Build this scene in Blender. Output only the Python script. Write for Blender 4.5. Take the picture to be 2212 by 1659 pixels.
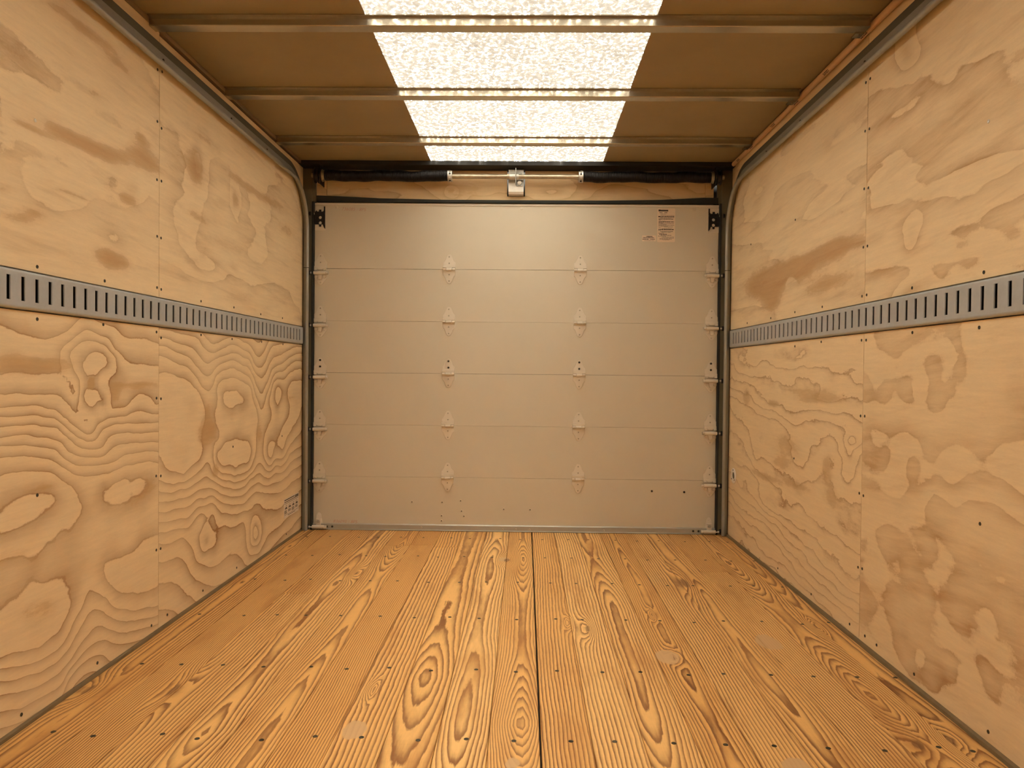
import bpy, bmesh, math, random
import numpy as np
from mathutils import Matrix, Vector

for _o in list(bpy.data.objects):
    bpy.data.objects.remove(_o, do_unlink=True)
SC = bpy.context.scene
COL = SC.collection

# ------------------------------------------------------------------ camera
# metres; X right, Y towards the roll-up door, Z up; floor at z = 0
cam_data = bpy.data.cameras.new('camera')
cam_data.sensor_width = 36.0
cam_data.lens = 36.0 * 1660.0 / 2212.0
cam_data.clip_start = 0.02
cam = bpy.data.objects.new('camera', cam_data)
COL.objects.link(cam)
_r = Vector((0.999808, 0.017136, 0.009484))
_u = Vector((-0.009754, 0.015696, 0.999829))
_f = Vector((-0.016984, 0.99973, -0.01586))
_m = Matrix((_r, _u, -_f)).transposed().to_4x4()
_m.translation = Vector((0, 0, 0.851))
cam.matrix_world = _m
SC.camera = cam

# ------------------------------------------------------------------ world, sun, exposure
W = bpy.data.worlds.new('world')
SC.world = W
W.use_nodes = True
_bg = W.node_tree.nodes['Background']
_bg.inputs[0].default_value = (1.0, 0.96, 0.88, 1)
_bg.inputs[1].default_value = 1.2
sun_data = bpy.data.lights.new('sun', 'SUN')
sun_data.energy = 114.0
sun_data.angle = math.radians(3)
sun_data.color = (1.0, 0.95, 0.84)
sun = bpy.data.objects.new('sun', sun_data)
COL.objects.link(sun)
sun.location = (0, 1.5, 6)
sun.rotation_euler = (math.radians(6), math.radians(3), 0)
SC.view_settings.view_transform = 'Standard'
SC.view_settings.look = 'None'
SC.view_settings.gamma = 1.0
SC.view_settings.use_curve_mapping = False
SC.view_settings.exposure = 0.4
SC.cycles.max_bounces = 12
SC.cycles.diffuse_bounces = 8
SC.cycles.glossy_bounces = 4

# ------------------------------------------------------------------ main sizes
XL, XR = -1.177, 1.070          # plywood faces
YD = 4.08                       # door face
YF = -1.30                      # front bulkhead behind the photographer
H = 1.94                        # roof skin
YW = 4.036                      # end of the side walls
RT, RB = 1.0755, 0.986          # rail top / bottom
JY = 2.45                       # plywood joint
BOWS = [-1.27, -0.66, -0.05, 0.56, 1.17, 1.775, 2.392, 2.994, 3.600]

# ------------------------------------------------------------------ mesh builder
class MB:
    def __init__(self):
        self.v = []; self.f = []
    def add(self, vs, fs):
        n = len(self.v)
        self.v += [tuple(map(float, a)) for a in vs]
        self.f += [tuple(n + i for i in q) for q in fs]
        return self
    def box(self, x0, x1, y0, y1, z0, z1):
        vs = [(x, y, z) for x in (x0, x1) for y in (y0, y1) for z in (z0, z1)]
        return self.add(vs, [(0, 1, 3, 2), (4, 6, 7, 5), (0, 4, 5, 1), (2, 3, 7, 6), (0, 2, 6, 4), (1, 5, 7, 3)])
    def cyl(self, a, b, r0, r1=None, n=14, cap=True):
        r1 = r0 if r1 is None else r1
        a, b = Vector(a), Vector(b)
        d = (b - a).normalized()
        t = Vector((0, 0, 1)) if abs(d.z) < 0.9 else Vector((1, 0, 0))
        p = d.cross(t).normalized(); q = d.cross(p)
        vs = []
        for c, r in ((a, r0), (b, r1)):
            for i in range(n):
                w = 2 * math.pi * i / n
                vs.append(c + p * (r * math.cos(w)) + q * (r * math.sin(w)))
        fs = [(i, (i + 1) % n, n + (i + 1) % n, n + i) for i in range(n)]
        if cap:
            fs += [tuple(reversed(range(n))), tuple(range(n, 2 * n))]
        return self.add(vs, fs)
    def prism(self, poly, fn, d0, d1):
        n = len(poly)
        vs = [fn(a, b, d0) for a, b in poly] + [fn(a, b, d1) for a, b in poly]
        fs = [(i, (i + 1) % n, n + (i + 1) % n, n + i) for i in range(n)]
        fs += [tuple(reversed(range(n))), tuple(range(n, 2 * n))]
        return self.add(vs, fs)
    def loft(self, rings, closed=True, cap=True):
        n = len(rings[0]); vs = [p for r in rings for p in r]; fs = []
        m = n if closed else n - 1
        for k in range(len(rings) - 1):
            for i in range(m):
                j = (i + 1) % n
                fs.append((k * n + i, k * n + j, (k + 1) * n + j, (k + 1) * n + i))
        if cap and closed:
            fs += [tuple(reversed(range(n))), tuple(range((len(rings) - 1) * n, len(rings) * n))]
        return self.add(vs, fs)
    def lathe(self, prof, fn, n=14):
        rings = []
        for r, h in prof:
            rings.append([fn(r * math.cos(2 * math.pi * i / n), r * math.sin(2 * math.pi * i / n), h) for i in range(n)])
        return self.loft(rings)
    def mesh(self, name, smooth=False, bevel=0.0, seg=1):
        me = bpy.data.meshes.new(name)
        me.from_pydata(self.v, [], self.f)
        bm = bmesh.new(); bm.from_mesh(me)
        bmesh.ops.recalc_face_normals(bm, faces=bm.faces[:])
        if bevel > 0:
            es = [e for e in bm.edges if len(e.link_faces) == 2 and e.calc_face_angle(0) > 0.6]
            bmesh.ops.bevel(bm, geom=es, offset=bevel, segments=seg, affect='EDGES', profile=0.7)
        bm.to_mesh(me); bm.free()
        if smooth:
            me.shade_smooth(); me.set_sharp_from_angle(angle=math.radians(40))
        return me
    def build(self, name, mat, parent=None, smooth=False, bevel=0.0, seg=1, loc=None):
        return link(self.mesh(name, smooth, bevel, seg), name, mat, parent, loc)

def link(me, name, mat=None, parent=None, loc=None):
    if mat is not None and len(me.materials) == 0:
        me.materials.append(mat)
    o = bpy.data.objects.new(name, me)
    COL.objects.link(o)
    o.parent = parent
    if loc is not None:
        o.location = loc
    return o

def empty(name, loc=(0, 0, 0)):
    o = bpy.data.objects.new(name, None)
    o.empty_display_size = 0.05
    COL.objects.link(o); o.location = loc
    return o

def tag(o, label=None, cat=None, group=None, kind=None):
    if label: o['label'] = label
    if cat: o['category'] = cat
    if group: o['group'] = group
    if kind: o['kind'] = kind
    return o

# ------------------------------------------------------------------ smooth noise on arrays
def vnoise(x, y, seed):
    x = np.asarray(x, float); y = np.asarray(y, float)
    xi = np.floor(x).astype(np.int64); yi = np.floor(y).astype(np.int64)
    xf = x - xi; yf = y - yi
    xf = xf * xf * xf * (xf * (xf * 6 - 15) + 10); yf = yf * yf * yf * (yf * (yf * 6 - 15) + 10)
    def hsh(a, b):
        n = (a * 374761393 + b * 668265263 + seed * 1274126177) & 0x7fffffff
        n = ((n ^ (n >> 13)) * 1274126177) & 0x7fffffff
        return ((n ^ (n >> 16)) & 0xffff) / 65535.0 * 2 - 1
    return ((hsh(xi, yi) * (1 - xf) + hsh(xi + 1, yi) * xf) * (1 - yf) + (hsh(xi, yi + 1) * (1 - xf) + hsh(xi + 1, yi + 1) * xf) * yf)

def fbm(x, y, seed, octs=3):
    s = 0; a = 1.0; t = 0
    for i in range(octs):
        s = s + a * vnoise(np.asarray(x) * 2 ** i, np.asarray(y) * 2 ** i, seed + 17 * i); t += a; a *= 0.5
    return s / t

# ------------------------------------------------------------------ material nodes
class G:
    def __init__(self, name):
        self.m = bpy.data.materials.new(name); self.m.use_nodes = True
        self.t = self.m.node_tree; self.t.nodes.clear()
        self.out = self.t.nodes.new('ShaderNodeOutputMaterial')
    def n(self, typ, ins=None, **props):
        nd = self.t.nodes.new('ShaderNode' + typ)
        for k, v in props.items(): setattr(nd, k, v)
        for k, v in (ins or {}).items():
            s = nd.inputs[k]
            if isinstance(v, bpy.types.NodeSocket): self.t.links.new(v, s)
            else:
                if s.type == 'RGBA' and len(v) == 3: v = (*v, 1)
                s.default_value = v
        return nd
    def math(self, op, a, b=0.0, c=0.0, clamp=False):
        return self.n('Math', {0: a, 1: b, 2: c}, operation=op, use_clamp=clamp).outputs[0]
    def vmul(self, v, s):
        return self.n('VectorMath', {0: v, 1: s}, operation='MULTIPLY').outputs[0]
    def vadd(self, v, s):
        return self.n('VectorMath', {0: v, 1: s}, operation='ADD').outputs[0]
    def noise(self, v, scale, detail=2.0, rough=0.5, dist=0.0):
        return self.n('TexNoise', {'Vector': v, 'Scale': scale, 'Detail': detail, 'Roughness': rough, 'Distortion': dist}).outputs[0]
    def mix(self, f, a, b, mode='MIX'):
        nd = self.n('Mix', {0: f, 6: a, 7: b}, data_type='RGBA', blend_type=mode)
        return nd.outputs[2]
    def ramp(self, f, stops):
        nd = self.n('ValToRGB', {0: f}); cr = nd.color_ramp
        while len(cr.elements) > 1: cr.elements.remove(cr.elements[-1])
        cr.elements[0].position = stops[0][0]; cr.elements[0].color = self._c(stops[0][1])
        for p, c in stops[1:]:
            e = cr.elements.new(p); e.color = self._c(c)
        return nd.outputs[0]
    @staticmethod
    def _c(c):
        return (c, c, c, 1) if not hasattr(c, '__len__') else (*c, 1)
    def attr(self, name, typ='GEOMETRY'):
        return self.n('Attribute', attribute_name=name, attribute_type=typ).outputs['Fac']
    def pos(self):
        return self.n('NewGeometry').outputs['Position']
    def bump(self, h, strength=0.2, dist=0.001):
        return self.n('Bump', {'Height': h, 'Strength': strength, 'Distance': dist}).outputs[0]
    def bsdf(self, col, rough=0.5, metal=0.0, normal=None, spec=0.5):
        ins = {'Base Color': col, 'Roughness': rough, 'Metallic': metal, 'Specular IOR Level': spec}
        if normal is not None: ins['Normal'] = normal
        b = self.n('BsdfPrincipled', ins)
        self.t.links.new(b.outputs[0], self.out.inputs[0])
        return self.m

def srgb(r, g, b):
    f = lambda c: (c / 255 / 12.92) if c <= 10 else (((c / 255) + 0.055) / 1.055) ** 2.4
    return (f(r), f(g), f(b))

def mat_ply(name, light, dark, blotc, line=1.0, ragged=0.10, seed=0.0, axis='Y', edge=1.0, streaky=0.0, thin=False):
    g = G(name); P = g.vadd(g.pos(), (seed, seed * 0.7, seed * 1.3))
    st = (1.0, 0.30, 1.0) if axis == 'Y' else (0.30, 1.0, 1.0)
    Ps = g.vmul(P, st)
    n1 = g.noise(Ps, 42.0, 3.0, 0.6); n2 = g.noise(P, 190.0, 2.0)
    t = g.math('ADD', g.attr('grain'), g.math('MULTIPLY', g.math('SUBTRACT', n1, 0.5), ragged * 2.2))
    t = g.math('ADD', t, g.math('MULTIPLY', g.math('SUBTRACT', n2, 0.5), ragged * 0.5))
    s = g.math('FRACT', t)
    lead = [(0.68, 0.03), (0.84, 0.26), (0.93, 0.62)] if thin else [(0.35, 0.03), (0.60, 0.20), (0.86, 0.55), (0.945, 0.72)]
    band = g.ramp(s, [(0.0, 0.35), (0.025, 0.0)] + lead + [ (0.965, 0.72 + 0.28 * edge), (0.99, 0.72 + 0.28 * edge), (1.0, 0.35)])
    low = g.noise(P, 3.1, 2.0)
    stren = g.math('MULTIPLY', g.ramp(low, [(0.32, 0.45), (0.62, 1.0)]), line)
    d = g.math('MULTIPLY', band, stren)
    if streaky > 0:
        sk = g.noise(g.vmul(g.n('VectorRotate', {'Vector': P, 'Angle': streaky * 0.12}, rotation_type='X_AXIS').outputs[0], (9, 1.1, 9)), 2.4, 5.0, 0.62, 0.4)
        d = g.math('ADD', g.math('MULTIPLY', d, g.ramp(sk, [(0.34, 0.35), (0.60, 1.0)])), g.ramp(sk, [(0.55, 0.0), (0.78, 0.30)]))
    n3 = g.noise(Ps, 55.0, 4.0, 0.65)
    bl = g.math('ADD', g.attr('blot'), g.math('MULTIPLY', g.math('SUBTRACT', n3, 0.5), 0.55))
    bm_ = g.ramp(bl, [(0.0, 0.0), (0.28, 0.06), (0.47, 0.28), (0.53, 0.62), (0.75, 0.86), (1.0, 1.0)])
    streak = g.noise(g.vmul(P, (16, 1.3, 16) if axis == 'Y' else (1.3, 16, 16)), 5.0, 4.0, 0.7)
    fine = g.noise(g.vmul(P, (60, 10, 60) if axis == 'Y' else (10, 60, 60)), 9.0, 2.0, 0.6)
    c = g.mix(d, light, dark)
    c = g.mix(g.math('MULTIPLY', bm_, 0.80), c, blotc)
    v = g.math('ADD', g.math('MULTIPLY_ADD', streak, 0.26, 0.87), g.math('MULTIPLY_ADD', fine, 0.10, -0.05))
    vv = g.n('CombineColor', {0: v, 1: v, 2: v}).outputs[0]
    c = g.mix(1.0, c, vv, 'MULTIPLY')
    kf = g.math('MULTIPLY', g.math('SUBTRACT', g.attr('blot'), 1.9, clamp=True), 1.2, clamp=True)
    c = g.mix(kf, c, srgb(70, 45, 28))
    nb = g.bump(g.math('ADD', fine, g.math('MULTIPLY', band, 0.3)), 0.12, 0.0006)
    return g.bsdf(c, 0.72, 0.0, nb, 0.25)

def mat_pine():
    g = G('pine_floor_board'); P = g.pos()
    sd = g.attr('seed', 'OBJECT')
    off = g.n('CombineXYZ', {0: sd, 1: g.math('MULTIPLY', sd, 3.7), 2: sd}).outputs[0]
    P2 = g.vadd(P, off)
    Ps = g.vmul(P2, (1.0, 0.16, 1.0))
    n1 = g.noise(Ps, 60.0, 3.0, 0.6)
    t = g.math('ADD', g.attr('grain'), g.math('MULTIPLY', g.math('SUBTRACT', n1, 0.5), 0.55))
    s = g.math('FRACT', t)
    band = g.ramp(s, [(0.0, 0.50), (0.05, 0.0), (0.34, 0.06), (0.62, 0.42), (0.82, 0.90), (0.95, 1.0), (1.0, 0.50)])
    low = g.noise(g.vmul(P2, (6.0, 0.8, 6.0)), 1.6, 3.0)
    st = g.ramp(low, [(0.3, 0.70), (0.6, 1.0)])
    d = g.math('MULTIPLY', band, st)
    tone = g.attr('tone', 'OBJECT')
    light = g.mix(tone, srgb(236, 192, 124), srgb(214, 160, 88))
    dark = g.mix(tone, srgb(120, 70, 24), srgb(104, 58, 18))
    c = g.mix(d, light, dark)
    bl = g.noise(g.vmul(P2, (5.0, 0.9, 5.0)), 2.3, 4.0, 0.6)
    c = g.mix(g.ramp(bl, [(0.52, 0.0), (0.72, 0.55)]), c, srgb(158, 102, 44))
    saw = g.noise(g.vmul(P2, (3.0, 110.0, 3.0)), 2.0, 2.0)
    fine = g.noise(g.vmul(P2, (70.0, 4.0, 70.0)), 6.0, 3.0, 0.7)
    v = g.math('ADD', g.math('MULTIPLY_ADD', fine, 0.34, 0.83), g.math('MULTIPLY_ADD', saw, 0.10, -0.05))
    c = g.mix(1.0, c, g.n('CombineColor', {0: v, 1: v, 2: v}).outputs[0], 'MULTIPLY')
    fl = g.math('ADD', g.attr('filler'), g.math('MULTIPLY', g.math('SUBTRACT', n1, 0.5), 0.5))
    c = g.mix(g.ramp(fl, [(0.45, 0.0), (0.55, 0.9)]), c, srgb(196, 160, 116))
    kn = g.math('ADD', g.attr('knot'), g.math('MULTIPLY', g.math('SUBTRACT', fine, 0.5), 0.7))
    c = g.mix(g.ramp(kn, [(0.35, 0.0), (0.6, 0.75)]), c, srgb(104, 66, 34))
    gr = g.noise(g.vmul(P2, (2.0, 0.5, 2.0)), 3.0, 5.0, 0.7)
    c = g.mix(g.ramp(gr, [(0.60, 0.0), (0.78, 0.30)]), c, srgb(150, 120, 84))
    nb = g.bump(g.math('ADD', fine, g.math('MULTIPLY', band, -0.6)), 0.25, 0.0008)
    return g.bsdf(c, g.math('MULTIPLY_ADD', fine, 0.2, 0.42), 0.0, nb, 0.4)

def mat_plain(name, col, rough=0.5, metal=0.0, mott=0.08, scale=30.0, bump=0.0, bscale=300.0, spec=0.5):
    g = G(name); P = g.pos()
    n = g.noise(P, scale, 4.0, 0.6)
    v = g.math('MULTIPLY_ADD', n, mott * 2, 1 - mott)
    c = g.mix(1.0, col, g.n('CombineColor', {0: v, 1: v, 2: v}).outputs[0], 'MULTIPLY')
    nb = g.bump(g.noise(P, bscale, 2.0), bump, 0.0006) if bump > 0 else None
    return g.bsdf(c, rough, metal, nb, spec)

def mat_skylight():
    g = G('fibreglass_skylight'); P = g.pos()
    n1 = g.noise(g.vmul(P, (1.0, 0.75, 1.0)), 72.0, 3.0, 0.65, 0.5)
    n2 = g.noise(P, 6.0, 4.0, 0.6)
    n3 = g.noise(g.vmul(P, (1.0, 0.5, 1.0)), 120.0, 2.0, 0.6, 2.5)
    v = g.ramp(n1, [(0.36, 0.022), (0.53, 0.032), (0.585, 0.060), (0.64, 1.0)])
    v = g.math('MULTIPLY', v, g.math('MULTIPLY_ADD', n2, 0.50, 0.75))
    v = g.math('MULTIPLY', v, g.ramp(n3, [(0.60, 1.0), (0.72, 0.62)]))
    c = g.n('CombineColor', {0: v, 1: g.math('MULTIPLY', v, g.math('MULTIPLY_ADD', v, 0.07, 0.93, clamp=True)), 2: g.math('MULTIPLY', v, g.math('MULTIPLY_ADD', v, 0.16, 0.84, clamp=True))}).outputs[0]
    tr = g.n('BsdfTranslucent', {'Color': g.mix(1.0, c, (SKY_T[0], SKY_T[1], SKY_T[2]), 'MULTIPLY')}).outputs[0]
    rf = g.n('BsdfRefraction', {'Color': c, 'Roughness': 0.75, 'IOR': 1.45}).outputs[0]
    df = g.n('BsdfDiffuse', {'Color': (0.8, 0.74, 0.62, 1)}).outputs[0]
    a = tr if SKY_K <= 0 else g.n('MixShader', {0: SKY_K, 1: tr, 2: rf}).outputs[0]
    b = g.n('MixShader', {0: 0.12, 1: a, 2: df}).outputs[0]
    g.t.links.new(b, g.out.inputs[0])
    return g.m

SKY_T = (0.85, 0.83, 0.80)
SKY_K = 0.18
PL = srgb(230, 209, 171); PD = srgb(154, 116, 76); PB = srgb(190, 156, 110)
M = {
    'ply_lined': mat_ply('plywood_strong_figure', PL, PD, PB, 1.0, 0.07, 0.0),
    'ply_soft': mat_ply('plywood_soft_figure', PL, srgb(160, 124, 84), srgb(180, 143, 98), 0.60, 0.09, 3.3, 'Y', 0.6, 0.6),
    'ply_wave': mat_ply('plywood_wavy_figure', PL, srgb(176, 140, 98), srgb(190, 160, 118), 0.95, 0.07, 7.1, 'Y', 0.35, 1.0),
    'ply_ragged': mat_ply('plywood_ragged_figure', PL, srgb(168, 134, 96), srgb(190, 160, 118), 0.90, 0.24, 5.2, 'Y', 0.9, 0.0, True),
    'ply_head': mat_ply('plywood_header', srgb(218, 192, 150), PD, PB, 0.6, 0.08, 9.4, 'X'),
    'ply_edge': mat_plain('plywood_edge', srgb(176, 124, 82), 0.8, 0, 0.15, 200),
    'pine': mat_pine(),
    'door': mat_plain('beige_door_paint', srgb(207, 199, 179), 0.5, 0, 0.025, 8, 0.10, 420.0, 0.4),
    'hinge': mat_plain('cream_painted_hinge', srgb(218, 210, 193), 0.40, 0, 0.04, 40),
    'steel': mat_plain('galvanised_rail_steel', srgb(176, 180, 182), 0.52, 0.35, 0.10, 60),
    'track': mat_plain('track_steel', srgb(158, 158, 150), 0.40, 0.5, 0.08, 50),
    'angle': mat_plain('dark_angle_steel', srgb(98, 96, 84), 0.55, 0.4, 0.10, 50),
    'post': mat_plain('olive_post_steel', srgb(112, 104, 82), 0.6, 0.3, 0.10, 40),
    'dark': mat_plain('dark_cavity_skin', srgb(26, 24, 20), 0.8, 0, 0.1),
    'rubber': mat_plain('black_rubber', srgb(34, 36, 30), 0.75, 0, 0.15, 60),
    'black': mat_plain('black_bracket', srgb(22, 20, 20), 0.5, 0.2, 0.1, 60),
    'spring': mat_plain('oiled_spring_steel', srgb(30, 26, 24), 0.45, 0.4, 0.2, 80),
    'cast': mat_plain('cast_aluminium', srgb(190, 186, 176), 0.45, 0.6, 0.12, 90),
    'bright': mat_plain('bright_zinc_plate', srgb(226, 222, 212), 0.42, 0.5, 0.10, 60),
    'shaft': mat_plain('tarnished_steel_shaft', srgb(168, 156, 134), 0.38, 0.75, 0.45, 45),
    'bow': mat_plain('roof_bow_steel', srgb(180, 172, 154), 0.24, 0.8, 0.14, 60),
    'roof': mat_plain('tan_roof_sheet', srgb(146, 130, 98), 0.6, 0, 0.14, 5.0),
    'conduit': mat_plain('tan_cable_sleeve', srgb(206, 168, 130), 0.6, 0, 0.10, 120, 0.3, 500),
    'trim': mat_plain('dull_tan_trim', srgb(140, 118, 90), 0.6, 0.1, 0.12, 60),
    'base': mat_plain('floor_edge_metal', srgb(118, 100, 70), 0.65, 0.2, 0.22, 25),
    'alu': mat_plain('aluminium_bottom_rail', srgb(176, 172, 160), 0.5, 0.45, 0.06, 30),
    'screw': mat_plain('dark_screw_head', srgb(62, 58, 46), 0.45, 0.6, 0.2, 200),
    'zinc': mat_plain('zinc_screw_head', srgb(206, 204, 196), 0.35, 0.7, 0.1, 200),
    'paper': mat_plain('white_label_paper', srgb(226, 214, 196), 0.6, 0, 0.03, 50),
    'paper_door': mat_plain('clear_label_film', srgb(230, 212, 188), 0.5, 0, 0.03, 50),
    'ink': mat_plain('black_print', srgb(62, 52, 42), 0.6, 0, 0.05, 50),
    'red': mat_plain('red_grease_pencil', srgb(190, 120, 92), 0.7, 0, 0.15, 90),
    'white': mat_plain('white_moulded_plastic', srgb(236, 230, 220), 0.45, 0, 0.03, 50),
    'sky': mat_skylight(),
}

# ------------------------------------------------------------------ plywood figure (wall metres: y along the wall, z up, radii, weight)
LN_G = [(2.05, 0.657, 0.07, 0.106, -2.4), (2.083, 0.876, 0.109, 0.066, 2.1), (2.072, 0.869, 0.049, 0.035, 0.8), (2.083, 0.766, 0.063, 0.033, 0.9), (1.774, 0.524, 0.201, 0.057, 1.7), (2.229, 0.489, 0.109, 0.035, 1.0), (1.842, 0.28, 0.125, 0.07, 2.0), (2.302, 0.206, 0.173, 0.042, 1.1), (2.107, 0.136, 0.042, 0.078, -1.2), (2.05, 0.287, 0.022, 0.02, 0.8), (2.323, 0.732, 0.17, 0.057, 0.5)]
LN_B = [(1.799, 0.855, 0.188, 0.026, 1.0), (2.19, 0.778, 0.035, 0.029, 0.8), (2.323, 0.8, 0.169, 0.013, 0.8), (2.296, 0.478, 0.171, 0.053, 0.8), (2.229, 0.491, 0.099, 0.03, -1.6), (1.816, 0.555, 0.139, 0.022, 0.7), (1.766, 0.52, 0.115, 0.028, -1.2), (1.842, 0.258, 0.098, 0.036, 0.55), (2.061, 0.809, 0.013, 0.01, 3.0), (1.733, 0.414, 0.095, 0.019, 0.5)]
LF_G = [(3.062, 0.731, 0.132, 0.048, 1.1), (3.089, 0.509, 0.199, 0.075, 1.5), (2.614, 0.639, 0.222, 0.159, 1.1), (3.819, 0.718, 0.288, 0.07, 1.2), (3.588, 0.521, 0.147, 0.098, 0.8), (2.828, 0.769, 0.054, 0.112, -1.6), (3.384, 0.744, 0.071, 0.164, -2.2), (2.565, 0.76, 0.055, 0.016, 0.9), (2.819, 0.366, 0.066, 0.103, -1.2), (3.39, 0.291, 0.084, 0.124, -1.0), (2.8, 0.164, 0.074, 0.065, 2.0), (3.305, 0.134, 0.079, 0.069, 2.2), (2.921, 0.987, 0.088, 0.025, -0.8)]
LF_B = [(2.838, 0.613, 0.092, 0.048, 1.1), (2.829, 0.691, 0.058, 0.052, 0.6), (2.642, 0.845, 0.145, 0.048, 0.35), (3.386, 0.559, 0.059, 0.062, 0.7), (2.903, 0.467, 0.035, 0.032, 0.9), (3.063, 0.67, 0.088, 0.019, 0.5), (3.857, 0.708, 0.092, 0.019, 0.6)]
LU_G = [(1.87, 1.466, 0.165, 0.068, 0.6), (2.293, 1.386, 0.055, 0.039, 0.8), (1.907, 1.283, 0.114, 0.046, 0.7), (2.189, 1.216, 0.1, 0.04, 0.5), (2.75, 1.576, 0.07, 0.091, 1.3), (3.079, 1.534, 0.069, 0.065, 1.3), (2.812, 1.229, 0.148, 0.044, 1.0), (2.638, 1.356, 0.145, 0.143, 0.7), (3.375, 1.459, 0.236, 0.244, 0.6), (3.081, 1.256, 0.069, 0.026, 0.7)]
LU_B = [(2.027, 1.744, 0.193, 0.019, 0.9), (2.213, 1.713, 0.127, 0.021, 0.7), (1.965, 1.652, 0.161, 0.014, 0.4), (1.817, 1.421, 0.103, 0.011, 0.8), (1.965, 1.445, 0.121, 0.019, 0.9), (2.117, 1.453, 0.14, 0.025, 0.9), (2.349, 1.484, 0.126, 0.031, 1.0), (2.32, 1.539, 0.061, 0.022, 0.7), (2.165, 1.153, 0.098, 0.029, 1.0), (1.75, 1.194, 0.096, 0.013, 0.6), (1.817, 1.218, 0.052, 0.015, 0.6), (1.719, 1.261, 0.04, 0.015, 0.5), (2.071, 1.595, 0.111, 0.017, 0.5), (2.266, 1.352, 0.059, 0.019, 0.8), (1.965, 1.297, 0.121, 0.008, 0.6), (2.73, 1.563, 0.069, 0.059, 0.9), (3.079, 1.534, 0.069, 0.044, 0.7), (3.153, 1.627, 0.258, 0.026, 0.6), (3.56, 1.621, 0.329, 0.03, 0.6), (2.751, 1.395, 0.118, 0.02, 0.7), (2.772, 1.273, 0.08, 0.05, 0.5), (3.769, 1.53, 0.22, 0.045, 0.5), (3.056, 1.345, 0.292, 0.026, 0.4), (2.64, 1.165, 0.218, 0.022, 0.4), (2.567, 1.574, 0.137, 0.046, 0.5), (2.789, 1.687, 0.202, 0.02, 0.4)]
RU_G = [(2.202, 1.767, 0.069, 0.061, 1.5), (2.271, 1.42, 0.201, 0.09, 1.2), (1.873, 1.31, 0.235, 0.056, 1.2), (2.163, 1.245, 0.062, 0.052, 1.4), (2.152, 1.084, 0.128, 0.046, 1.2), (2.795, 1.467, 0.262, 0.037, 1.6), (3.573, 1.721, 0.185, 0.193, 1.0), (2.677, 1.6, 0.199, 0.08, 0.6)]
RU_B = [(2.176, 1.403, 0.037, 0.058, 0.9), (2.149, 1.351, 0.076, 0.033, 0.8), (2.164, 1.265, 0.052, 0.047, 1.1), (2.156, 1.199, 0.041, 0.039, 0.8), (1.914, 1.382, 0.183, 0.014, 0.8), (1.952, 1.283, 0.234, 0.014, 0.7), (1.831, 1.191, 0.206, 0.013, 0.7), (2.296, 1.317, 0.117, 0.019, 0.6), (2.047, 1.534, 0.258, 0.012, 0.7), (1.881, 1.556, 0.216, 0.011, 0.6), (2.2, 1.701, 0.069, 0.013, 0.5), (2.116, 1.482, 0.059, 0.038, 0.7), (3.07, 1.271, 0.482, 0.048, 1.3), (3.482, 1.243, 0.271, 0.075, 1.1), (2.788, 1.291, 0.305, 0.023, 0.9), (2.741, 1.178, 0.295, 0.036, 0.8), (2.709, 1.4, 0.246, 0.023, 0.6), (3.38, 1.161, 0.127, 0.049, 0.8), (3.132, 1.231, 0.044, 0.019, -3.0), (2.29, 1.153, 0.146, 0.014, 0.6), (2.034, 1.156, 0.138, 0.012, 0.5)]
RN_G = [(2.213, 0.952, 0.136, 0.04, 1.0), (2.047, 0.871, 0.093, 0.037, 1.3), (2.05, 0.933, 0.046, 0.024, 0.9), (2.23, 0.659, 0.152, 0.043, 1.4), (2.16, 0.568, 0.143, 0.046, 0.9), (2.045, 0.461, 0.028, 0.022, 1.0), (2.055, 0.398, 0.061, 0.037, 1.1), (2.113, 0.327, 0.065, 0.038, 1.2), (2.073, 0.256, 0.057, 0.049, 1.2), (1.803, 0.325, 0.145, 0.107, 1.5), (1.733, 0.325, 0.067, 0.031, 0.8), (1.748, 0.236, 0.068, 0.027, 0.8), (2.021, 0.757, 0.045, 0.048, -1.1), (2.035, 0.512, 0.046, 0.049, -0.9), (2.069, 0.133, 0.095, 0.062, -1.0)]
RN_B = [(2.199, 0.938, 0.151, 0.029, 1.1), (2.029, 0.865, 0.091, 0.027, 1.1), (2.321, 0.797, 0.18, 0.019, 1.0), (2.068, 0.785, 0.085, 0.022, 0.9), (1.979, 0.83, 0.043, 0.035, 0.8), (1.77, 0.928, 0.104, 0.019, 0.8), (1.764, 0.76, 0.156, 0.063, 0.9), (1.932, 0.704, 0.124, 0.035, 0.7), (2.245, 0.705, 0.169, 0.013, 0.7), (2.361, 0.64, 0.124, 0.028, 0.9), (2.161, 0.607, 0.156, 0.018, 0.9), (2.23, 0.659, 0.127, 0.029, -1.8), (2.388, 0.509, 0.082, 0.034, 0.8), (2.183, 0.5, 0.16, 0.01, 0.6), (1.777, 0.621, 0.105, 0.011, 0.9), (2.154, 0.414, 0.129, 0.013, 0.6), (2.113, 0.346, 0.075, 0.05, 0.5), (2.227, 0.198, 0.167, 0.027, 0.7), (1.784, 0.288, 0.106, 0.074, 0.7), (1.733, 0.325, 0.067, 0.027, -1.4), (1.748, 0.236, 0.075, 0.023, -1.4), (1.934, 0.122, 0.125, 0.023, 0.6), (1.712, 0.187, 0.081, 0.016, 0.8)]
RF_G = [(3.678, 0.891, 0.304, 0.066, 1.0), (3.162, 0.924, 0.338, 0.049, 1.0), (3.267, 0.711, 0.361, 0.066, 1.2), (3.516, 0.531, 0.208, 0.084, 1.3), (2.988, 0.563, 0.2, 0.089, 1.2), (2.542, 0.562, 0.079, 0.076, 1.3), (3.34, 0.286, 0.225, 0.052, 1.2), (2.527, 0.639, 0.064, 0.021, 1.4), (2.766, 0.768, 0.128, 0.033, 0.8)]
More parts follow.
